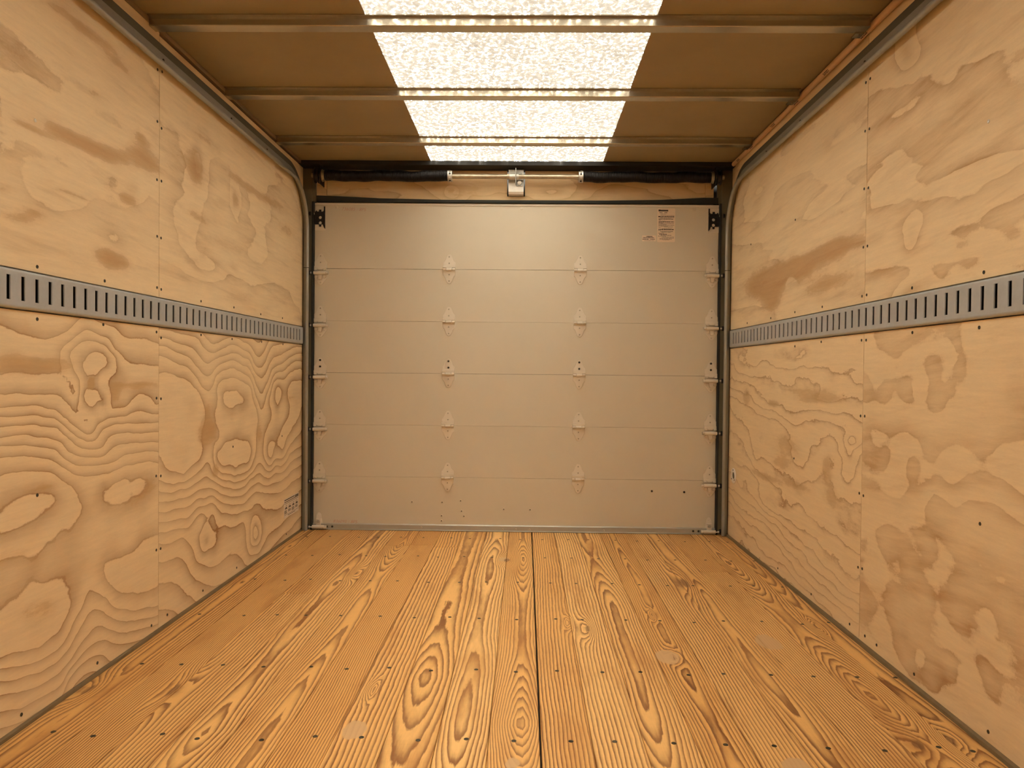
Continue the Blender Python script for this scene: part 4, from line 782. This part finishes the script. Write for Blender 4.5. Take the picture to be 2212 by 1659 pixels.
# bottom corner brackets
for sgn, xc in ((-1, -1.0945), (1, 0.980)):
    mb = MB(); mb.prism([(-0.034, 0.000), (-0.030, 0.016), (-0.018, 0.034), (-0.013, 0.075), (-0.007, 0.084), (0.0, 0.087), (0.007, 0.084), (0.013, 0.075), (0.018, 0.034), (0.034, 0.016), (0.034, 0.000)], flat, 0.0, 0.0030)
    mb.prism([(-0.012, 0.014), (-0.014, 0.056), (0.014, 0.056), (0.012, 0.014)], flat, 0.003, 0.016)
    o = mb.build('corner_bracket', M['hinge'], door, False, 0.0008, 1, (xc, 0, 0.003))
    mb = MB(); mb.cyl((-0.032, -0.020, 0.013), (0.032, -0.020, 0.013), 0.0095, n=18); mb.build('roller_tube', M['hinge'], o, True)
    mb = MB(); mb.cyl((-sgn * 0.044, -0.020, 0.013), (sgn * 0.056, -0.020, 0.013), 0.0050, n=12); mb.cyl((-sgn * 0.045, -0.020, 0.013), (-sgn * 0.034, -0.020, 0.013), 0.0090, n=12); mb.build('roller_stem', M['bright'], o, True)
    mb = MB(); mb.cyl((sgn * 0.0505, -0.020, 0.016), (sgn * 0.0605, -0.020, 0.016), 0.0125, n=18); mb.build('roller', M['black'], o, True)
    link(rivet_mesh('rivet'), 'rivet', M['hinge'], o, (0, -0.003, 0.072))
    link(rivet_mesh('bolt', 0.0085, 0.006, False), 'bolt', M['alu'], o, (0, -0.016, 0.042))

# red grease-pencil marks
def marking(txt, x, z, size, par, rot):
    cu = bpy.data.curves.new('marking', 'FONT'); cu.body = txt; cu.size = size; cu.shear = 0.25; cu.offset = -size * 0.022; cu.resolution_u = 3; cu.extrude = 0.0001
    cu.space_character = 1.02
    to = bpy.data.objects.new('tmp', cu); COL.objects.link(to)
    dg = bpy.context.evaluated_depsgraph_get(); dg.update()
    me = bpy.data.meshes.new_from_object(to.evaluated_get(dg))
    bpy.data.objects.remove(to, do_unlink=True); bpy.data.curves.remove(cu)
    me.materials.clear()
    o = link(me, 'marking', M['red'], par, (x, -0.0006, z))
    o.rotation_euler = (math.radians(90), rot, 0); o['label'] = 'faint red handwritten number'
    return o
marking('736085 / 8PS', -0.985, 1.700, 0.024, panels[5], 0.03)
marking('836095 / 8PS', -1.020, 0.036, 0.024, panels[0], 0.02)

# ------------------------------------------------------------------ lifting tracks
def build_track(side):
    X = XL if side == 'L' else XR
    s = 1 if side == 'L' else -1
    root = empty('door_track', (X, 4.0, 0))
    tag(root, 'curved steel door track along the %s wall and roof edge' % ('left' if side == 'L' else 'right'), 'track', 'pair of door tracks')
    # centre line of the back web in (y, z)
    zh = 1.835; yv = 4.050; R = 0.26
    pts = [(yv, 0.004), (yv, 0.4), (yv, 0.8), (yv, 1.2)]
    for a in np.linspace(0, math.pi / 2, 22):
        pts.append((yv - R + R * math.cos(a), zh - R + R * math.sin(a)))
    pts += [(y, zh) for y in np.linspace(3.6, YF + 0.15, 24)]
    pts = np.array(pts)
    tan = np.gradient(pts, axis=0); tan /= np.linalg.norm(tan, axis=1)[:, None]
    nor = np.column_stack([-tan[:, 1], tan[:, 0]])
    def sweep(prof, name, mat, parent, smooth=True, i0=0, i1=None):
        rings = []
        for p, n in list(zip(pts, nor))[i0:i1]:
            rings.append([(s * a, p[0] + n[0] * b - 4.0, p[1] + n[1] * b) for a, b in prof])
        return MB().loft(rings).build(name, M[mat], parent, smooth)
    # channel: web, then a rolled lip
    outer = [(0.005, -0.024), (0.005, 0.022)]
    lip = [(0.027 + 0.0095 * math.cos(t), 0.026 + 0.0095 * math.sin(t)) for t in np.linspace(math.pi * 0.93, -0.35 * math.pi, 12)]
    inner = [(0.027 + 0.0070 * math.cos(t), 0.026 + 0.0070 * math.sin(t)) for t in np.linspace(-0.35 * math.pi, math.pi * 0.93, 12)]
    prof = [(0.0040, -0.024), (0.0040, 0.014), (0.0150, 0.0255)] + lip + inner + [(0.0175, 0.0235), (0.0070, 0.012), (0.0070, -0.024)]
    ch = sweep(prof, 'channel', 'track', root)
    sweep([(0.0, -0.053), (0.0, -0.010), (0.0035, -0.010), (0.0035, -0.053)], 'mounting_angle', 'angle', root, False, 8)
    # joint line between the straight and curved lengths
    o = MB().box(min(s * .012, s * .0395), max(s * .012, s * .0395), yv - 0.0395 - 4.0, yv - 0.030 - 4.0, 1.386, 1.3875).build('joint', M['dark'], root)
    for y in (1.8, 2.46, 3.03, 3.45):
        sc = rivet_mesh('track_bolt', 0.005, 0.003, False)
        q = link(sc, 'bolt', M['screw'], root, (s * 0.007, y - 4.0, zh + 0.004))
        q.rotation_euler = (0, 0, math.radians(90) * s)
    return root
build_track('L'); build_track('R')

# ------------------------------------------------------------------ slotted cargo rails
def build_rail(side):
    X = XL if side == 'L' else XR
    s = 1 if side == 'L' else -1
    y0, y1 = YF + 0.05, 4.010 if side == 'L' else 4.006
    P, ph, w = 0.0508, (1.7146 if side == 'L' else 1.7535), 0.0132
    zb, zt = RB, RT; sb, st = RB + 0.0185, RT - 0.0150
    d, th = 0.0115, 0.0028
    mb = MB()
    slots = []
    k = math.ceil((y0 + 0.02 - ph) / P)
    while ph + k * P + w < y1 - 0.006:
        slots.append(ph + k * P); k += 1
    cuts = [y0] + [c for q in slots for c in (q - w / 2, q + w / 2)] + [y1]
    zr = [(zb + 0.007, 0), (sb, 0), (st, 0), (zt - 0.006, 0)]
    for xo in (d, d - th):
        n = len(mb.v)
        vs = [(s * xo, c - 0.0, z) for c in cuts for z, _ in zr]
        fs = []
        for i in range(len(cuts) - 1):
            for j in range(3):
                if j == 1 and i % 2 == 1: continue
                a = i * 4 + j; fs.append((a, a + 4, a + 5, a + 1))
        mb.add(vs, fs)
    for q in slots:
        a, b = q - w / 2, q + w / 2
        vs = [(s * xo, y, z) for xo in (d, d - th) for y, z in ((a, sb), (b, sb), (b, st), (a, st))]
        mb.add(vs, [(0, 1, 5, 4), (1, 2, 6, 5), (2, 3, 7, 6), (3, 0, 4, 7)])
    # rolled top and bottom edges returning to the wall
    for zz, sg in ((zt, 1), (zb, -1)):
        z1 = zt - 0.006 if sg > 0 else zb + 0.007
        r = abs(zz - z1)
        pr = [(d - r + r * math.cos(t), z1 + sg * r * math.sin(t)) for t in np.linspace(0, math.pi / 2, 6)] + [(-0.016, zz)]
        ri = [(a - (th if i < 5 else 0), b - sg * (th if i > 0 else 0)) for i, (a, b) in enumerate(pr)]
        ring = pr + ri[::-1]
        mb.loft([[(s * a, y, b) for a, b in ring] for y in (y0, y1)])
    mb.v = [(x + X, y, z) for x, y, z in mb.v]
    o = mb.build('cargo_rail', M['steel'], None, True)
    tag(o, 'slotted grey steel tie-down rail across the %s plywood wall' % ('left' if side == 'L' else 'right'), 'rail', 'pair of slotted cargo rails')
build_rail('L'); build_rail('R')

# ------------------------------------------------------------------ torsion springs on their shaft
SY, SZ = 4.012, 1.866
tor = tag(empty('torsion_spring_shaft', (0, SY, SZ)), 'torsion shaft with two long dark coil springs above the door', 'spring shaft')
mb = MB(); mb.cyl((-1.125, 0, 0), (1.02, 0, 0), 0.0115, n=18); mb.build('shaft', M['shaft'], tor, True)
def coil(x0, x1, seed):
    turns = 104; ns = 16; wr = 0.0031
    nt = turns * ns
    t = np.linspace(0, 1, nt + 1); x = x0 + (x1 - x0) * (t + 0.0016 * np.sin(t * 90) + 0.004 * np.sin(t * 17 + seed))
    rad = 0.0258 + 0.0005 * np.sin(t * 40 + seed)
    ang = 2 * math.pi * turns * t
    sag = 0.0022 * np.sin(t * 14 + seed) + 0.0014 * np.sin(t * 33)
    C = np.column_stack([x, rad * np.cos(ang), rad * np.sin(ang) + sag])
    er = np.column_stack([np.zeros_like(t), np.cos(ang), np.sin(ang)]); ex = np.array([1.0, 0, 0])
    rings = []
    for i in range(nt + 1):
        rings.append([tuple(C[i] + wr * (er[i] * math.cos(w) + ex * math.sin(w))) for w in (0.0, 1.2566, 2.5133, 3.7699, 5.0265)])
    return MB().loft(rings)
for x0, x1, seed in ((-1.055, -0.412, 1.0), (0.290, 0.950, 2.6)):
    coil(x0, x1, seed).build('spring', M['spring'], tor, True)
    mb = MB(); mb.cyl((x0, 0, 0), (x1, 0, 0), 0.0225, n=18); mb.build('spring_core', M['spring'], tor, True)
def cone(xa, xb):
    mb = MB(); sg = 1 if xb > xa else -1
    mb.cyl((xa, 0, 0), (xa + sg * 0.007, 0, 0), 0.0300, n=24)
    mb.cyl((xa + sg * 0.006, 0, 0), (xb - sg * 0.004, 0, 0), 0.0255, n=24)
    mb.cyl((xb - sg * 0.005, 0, 0), (xb, 0, 0), 0.0285, n=24)
    o = mb.build('winding_cone', M['cast'], tor, True)
    for a in (20, 110, 200, 290):
        w = math.radians(a)
        for r0, m_, rr in ((0.0258, 'dark', 0.0052),):
            q = MB(); q.cyl(((xa + xb) / 2, -math.cos(w) * 0.020, math.sin(w) * 0.020), ((xa + xb) / 2, -math.cos(w) * 0.0266, math.sin(w) * 0.0266), rr, n=12)
            q.build('winding_hole', M[m_], o)
        w += math.radians(45)
        q = MB(); q.cyl(((xa + xb) / 2, -math.cos(w) * 0.020, math.sin(w) * 0.020), ((xa + xb) / 2, -math.cos(w) * 0.0300, math.sin(w) * 0.0300), 0.0045, n=6)
        q.build('set_screw', M['bright'], o)
cone(-0.412, -0.390); cone(0.290, 0.268)
for sg, xe in ((-1, -1.055), (1, 0.950)):
    mb = MB(); mb.cyl((xe, 0, 0), (xe + sg * 0.010, 0, 0), 0.0290, n=24); mb.cyl((xe + sg * 0.010, 0, 0), (xe + sg * 0.014, 0, 0), 0.0320, n=24)
    mb.build('fixed_cone', M['shaft'], tor, True)
    mb = MB(); mb.cyl((xe + sg * 0.030, 0, 0), (xe + sg * 0.034, 0, 0), 0.040, n=28); mb.cyl((xe + sg * 0.034, 0, 0), (xe + sg * 0.048, 0, 0), 0.030, n=28); mb.cyl((xe + sg * 0.048, 0, 0), (xe + sg * 0.052, 0, 0), 0.040, n=28)
    mb.build('cable_drum', M['black'], tor, True)
    mb = MB(); mb.prism([(-0.036, -0.030), (-0.020, -0.048), (0.058, -0.048), (0.058, 0.048), (-0.036, 0.048)], lambda a, b, c: (c, a, b), xe + sg * 0.018, xe + sg * 0.0215)
    mb.build('end_plate', M['black'], tor)

cb = tag(empty('spring_anchor_bracket', (-0.0575, SY, SZ)), 'bright zinc bracket holding the spring shaft at mid header', 'bracket')
mb = MB()
mb.prism([(0.071, 0.047), (0.040, 0.047), (0.036, 0.044), (0.036, -0.070), (0.040, -0.082), (0.050, -0.086), (0.071, -0.086), (0.071, -0.083), (0.050, -0.083), (0.042, -0.080), (0.039, -0.070), (0.039, 0.0435), (0.071, 0.0435)], lambda a, b, c: (c, a, b), -0.0400, 0.0400)
mb.build('back_plate', M['bright'], cb, False, 0.0004)
mb = MB(); mb.box(-0.003, 0.001, -0.022, 0.036, -0.036, 0.040); mb.box(0.001, 0.036, 0.030, 0.0355, -0.042, -0.010); mb.box(0.001, 0.030, 0.030, 0.0355, 0.014, 0.026)
mb.build('bearing_plate', M['track'], cb, False, 0.0006)
mb = MB(); mb.cyl((-0.034, 0, 0), (-0.004, 0, 0), 0.0165, n=20); mb.cyl((0.002, 0, 0), (0.014, 0, 0), 0.0165, n=20); mb.build('collar', M['cast'], cb, True)
mb = MB(); mb.cyl((-0.046, 0, 0), (-0.037, 0, 0), 0.0155, n=16); mb.build('stop_ring', M['shaft'], cb, True)
mb = MB(); mb.cyl((0.018, 0.030, -0.026), (0.018, 0.020, -0.026), 0.0115, n=6); mb.cyl((0.018, 0.031, -0.026), (0.018, 0.014, -0.026), 0.0055, n=12); mb.build('bolt', M['bright'], cb)

# ------------------------------------------------------------------ cable sleeve along the right roof edge
cs = tag(empty('cable_sleeve', (XR, 0, 1.924)), 'tan cable sleeve with small ink stamps along the right roof edge', 'cable sleeve')
rings = []
for y in np.arange(YF + 0.08, 4.0, 0.03):
    ph = (y - 3.06) / 0.62; seg = abs(ph - round(ph)) * 0.62
    r = 0.0118 + 0.0006 * vnoise(y * 6, 1.0, 3) - (0.0022 if seg < 0.02 else 0)
    dx = 0.0012 * vnoise(y * 4, 5.0, 4)
    rings.append([(-0.0135 + dx + r * 0.9 * math.cos(a), y, r * math.sin(a)) for a in np.linspace(0, 2 * math.pi, 13)[:-1]])
MB().loft(rings).build('sleeve', M['conduit'], cs, True)
rnd2 = random.Random(9)
for y in (1.95, 2.42, 2.72, 3.02, 3.30, 3.62, 3.84):
    mb = MB()
    for row in range(2):
        yy = y
        for c in range(5):
            ln = rnd2.uniform(.004, .009)
            a0 = math.radians(205 + 24 * row); a1 = a0 + math.radians(15)
            q = [(-0.0135 + 0.0122 * 0.93 * math.cos(a), ys_, 0.0122 * math.sin(a)) for a, ys_ in ((a0, yy), (a1, yy), (a1, yy + ln), (a0, yy + ln))]
            q2 = [(-0.0135 + 0.0129 * 0.93 * math.cos(a), ys_, 0.0129 * math.sin(a)) for a, ys_ in ((a0, yy), (a1, yy), (a1, yy + ln), (a0, yy + ln))]
            mb.add(q + q2, [(0, 3, 2, 1), (4, 5, 6, 7), (0, 1, 5, 4), (1, 2, 6, 5), (2, 3, 7, 6), (3, 0, 4, 7)])
            yy += ln + rnd2.uniform(.002, .005)
    mb.build('ink_stamp', M['ink'], cs)

# ------------------------------------------------------------------ stickers and the recessed plate
def rounded(x0, x1, z0, z1, r, n=5):
    p = []
    for cx, cz, a in ((x1 - r, z1 - r, 0), (x0 + r, z1 - r, 90), (x0 + r, z0 + r, 180), (x1 - r, z0 + r, 270)):
        for i in range(n): p.append((cx + r * math.cos(math.radians(a + 90 * i / (n - 1))), cz + r * math.sin(math.radians(a + 90 * i / (n - 1)))))
    return p
rs = random.Random(21)
def text_bars(mb, fn, x0, x1, z, h, d, fill=0.88, wmin=.003, wmax=.010, end=None):
    x = x0; e = end if end is not None else x1
    while x < e - 0.001:
        w = min(rs.uniform(wmin, wmax), e - x)
        mb.prism([(x, z), (x + w, z), (x + w, z + h), (x, z + h)], fn, d, d + 0.00012)
        x += w + rs.uniform(0.0007, 0.0018)
# long instruction label on the top door panel
lab = tag(empty('instruction_sticker', (0.736, YD, 1.6315)), 'tall instruction sticker with dense print on the top door panel', 'sticker')
MB().prism(rounded(-0.047, 0.047, -0.0885, 0.0885, 0.006), flat, 0.0, 0.0005).build('sheet', M['paper_door'], lab)
mb = MB(); d = 0.0005
mb.prism([(-0.041, 0.073), (0.010, 0.073), (0.010, 0.081), (-0.030, 0.081), (-0.030, 0.0825), (-0.041, 0.0825)], flat, d, d + .0001)
text_bars(mb, flat, -0.036, -0.021, 0.0640, 0.0040, d, wmin=.002, wmax=.004); text_bars(mb, flat, -0.010, 0.006, 0.0640, 0.0040, d, wmin=.002, wmax=.004)
text_bars(mb, flat, -0.031, 0.000, 0.0575, 0.0016, d)
z = 0.052
for i, (xs_, e, h) in enumerate([(-.030, .042, .0014), (-.042, -.026, .0060), (-.024, .042, .0036), (-.030, .042, .0028), (-.040, .026, .0012), (-.040, .038, .0030), (-.040, -.030, .0024), (-.031, -.006, .0012), (-.040, .041, .0040), (-.040, -.014, .0020), (-.040, .042, .0018), (-.040, .002, .0018), (-.040, .042, .0018), (-.040, .008, .0018), (-.010, .037, .0016), (-.040, -.024, .0016), (-.022, .032, .0014), (-.040, .040, .0050), (-.042, -.028, .0018), (-.030, .036, .0026), (-.024, .026, .0018), (-.042, -.012, .0022), (-.036, .004, .0036), (-.028, .028, .0024), (-.042, .000, .0020), (-.022, .042, .0014), (-.024, .042, .0014), (-.034, .042, .0014), (-.034, .030, .0020), (-.018, .018, .0014)]):
    text_bars(mb, flat, xs_, e, z - h, h, d, wmin=.003, wmax=.012)
    z -= h + (0.0024 if i not in (1,) else -h)
mb.build('print', M['ink'], lab)
# small serial label
lab2 = tag(empty('serial_sticker', (0.6465, YD, 1.562)), 'small serial number sticker left of the tall door sticker', 'sticker')
MB().prism(rounded(-0.0365, 0.0365, -0.0155, 0.0155, 0.003), flat, 0.0, 0.0005).build('sheet', M['paper_door'], lab2)
mb = MB()
text_bars(mb, flat, -0.014, 0.018, 0.0075, 0.0045, d, wmin=.003, wmax=.006); text_bars(mb, flat, -0.031, 0.028, 0.0015, 0.0050, d, wmin=.0012, wmax=.003)
text_bars(mb, flat, -0.034, -0.001, -0.0065, 0.0044, d, wmin=.003, wmax=.006); text_bars(mb, flat, 0.006, 0.032, -0.0065, 0.0044, d, wmin=.002, wmax=.003); text_bars(mb, flat, -0.024, 0.026, -0.0125, 0.0014, d)
mb.build('print', M['ink'], lab2)
# safety label low on the left wall; local a runs along the wall towards the door
wfn = lambda a, b, c: (c, a, b)
lab3 = tag(empty('safety_sticker', (XL, 3.862, 0.167)), 'white safety sticker with pictograms low on left plywood near door', 'sticker')
MB().prism([(-0.122, -0.049), (0.122, -0.049), (0.122, 0.047), (-0.122, 0.047)], wfn, 0.0002, 0.0008).build('sheet', M['paper'], lab3)
mb = MB(); d = 0.0008
text_bars(mb, wfn, -0.116, 0.050, 0.0365, 0.0050, d, wmin=.02, wmax=.05); text_bars(mb, wfn, 0.058, 0.116, 0.0320, 0.0095, d, wmin=.006, wmax=.012)
text_bars(mb, wfn, -0.116, 0.116, 0.0275, 0.0038, d, wmin=.02, wmax=.06); text_bars(mb, wfn, -0.116, 0.110, 0.0205, 0.0022, d, wmin=.01, wmax=.03)
for i, a in enumerate((-0.112, -0.052, 0.006, 0.064)):
    mb.prism([(a + .004, -0.006), (a + .042, -0.006), (a + .036, 0.001), (a + .024, 0.005), (a + .010, 0.001)], wfn, d, d + .0001)
    if i: mb.prism([(a - 0.004, -0.008), (a - 0.002, -0.008), (a - 0.002, 0.017), (a - 0.004, 0.017)], wfn, d, d + .0001)
    mb.prism([(a + .020, 0.006), (a + .024, 0.006), (a + .028, 0.014), (a + .022, 0.016)], wfn, d, d + .0001)
for k, (e, zz) in enumerate(((0.0, -0.0150), (0.0, -0.0195), (0.0, -0.0240), (0.0, -0.0285))):
    for i, a in enumerate((-0.116, -0.056, 0.002, 0.060)):
        if k == 3 and i % 2: continue
        text_bars(mb, wfn, a, a + .050 - rs.uniform(0, .014), zz, 0.0028, d, wmin=.006, wmax=.014)
text_bars(mb, wfn, -0.116, 0.112, -0.0350, 0.0016, d, wmin=.02, wmax=.06); text_bars(mb, wfn, -0.060, 0.060, -0.0420, 0.0030, d, wmin=.01, wmax=.03)
mb.build('print', M['ink'], lab3)

# round white recessed plate on the right wall
pl = tag(empty('recessed_wall_plate', (XR, 3.935, 0.330)), 'round white recessed plate low on right plywood wall by the door', 'wall plate')
pf = lambda a, b, c: (-c, a, b)
mb = MB(); mb.lathe([(0.0400, 0.0), (0.0395, 0.0024), (0.0370, 0.0038), (0.0215, 0.0036), (0.0205, 0.0016), (0.0190, 0.0008), (0.0004, 0.0007)], pf, 32)
mb.v = [(x, y * 1.1, z) for x, y, z in mb.v]
mb.build('plate', M['white'], pl, True)
mb = MB(); mb.lathe([(0.0185, 0.0), (0.0185, 0.0011), (0.0002, 0.0012)], pf, 24); mb.v = [(x, y, z + 0.004) for x, y, z in mb.v]; mb.build('cup', M['angle'], pl, True)
for a in (90, 215, 325):
    mb = MB(); c_, s_ = 0.0305 * math.cos(math.radians(a)), 0.0305 * math.sin(math.radians(a))
    mb.lathe([(0.0038, 0.0036), (0.0032, 0.0052), (0.0003, 0.0050)], lambda x, y, h: (-h, x + c_, y + s_), 10); mb.build('screw', M['screw'], pl, True)
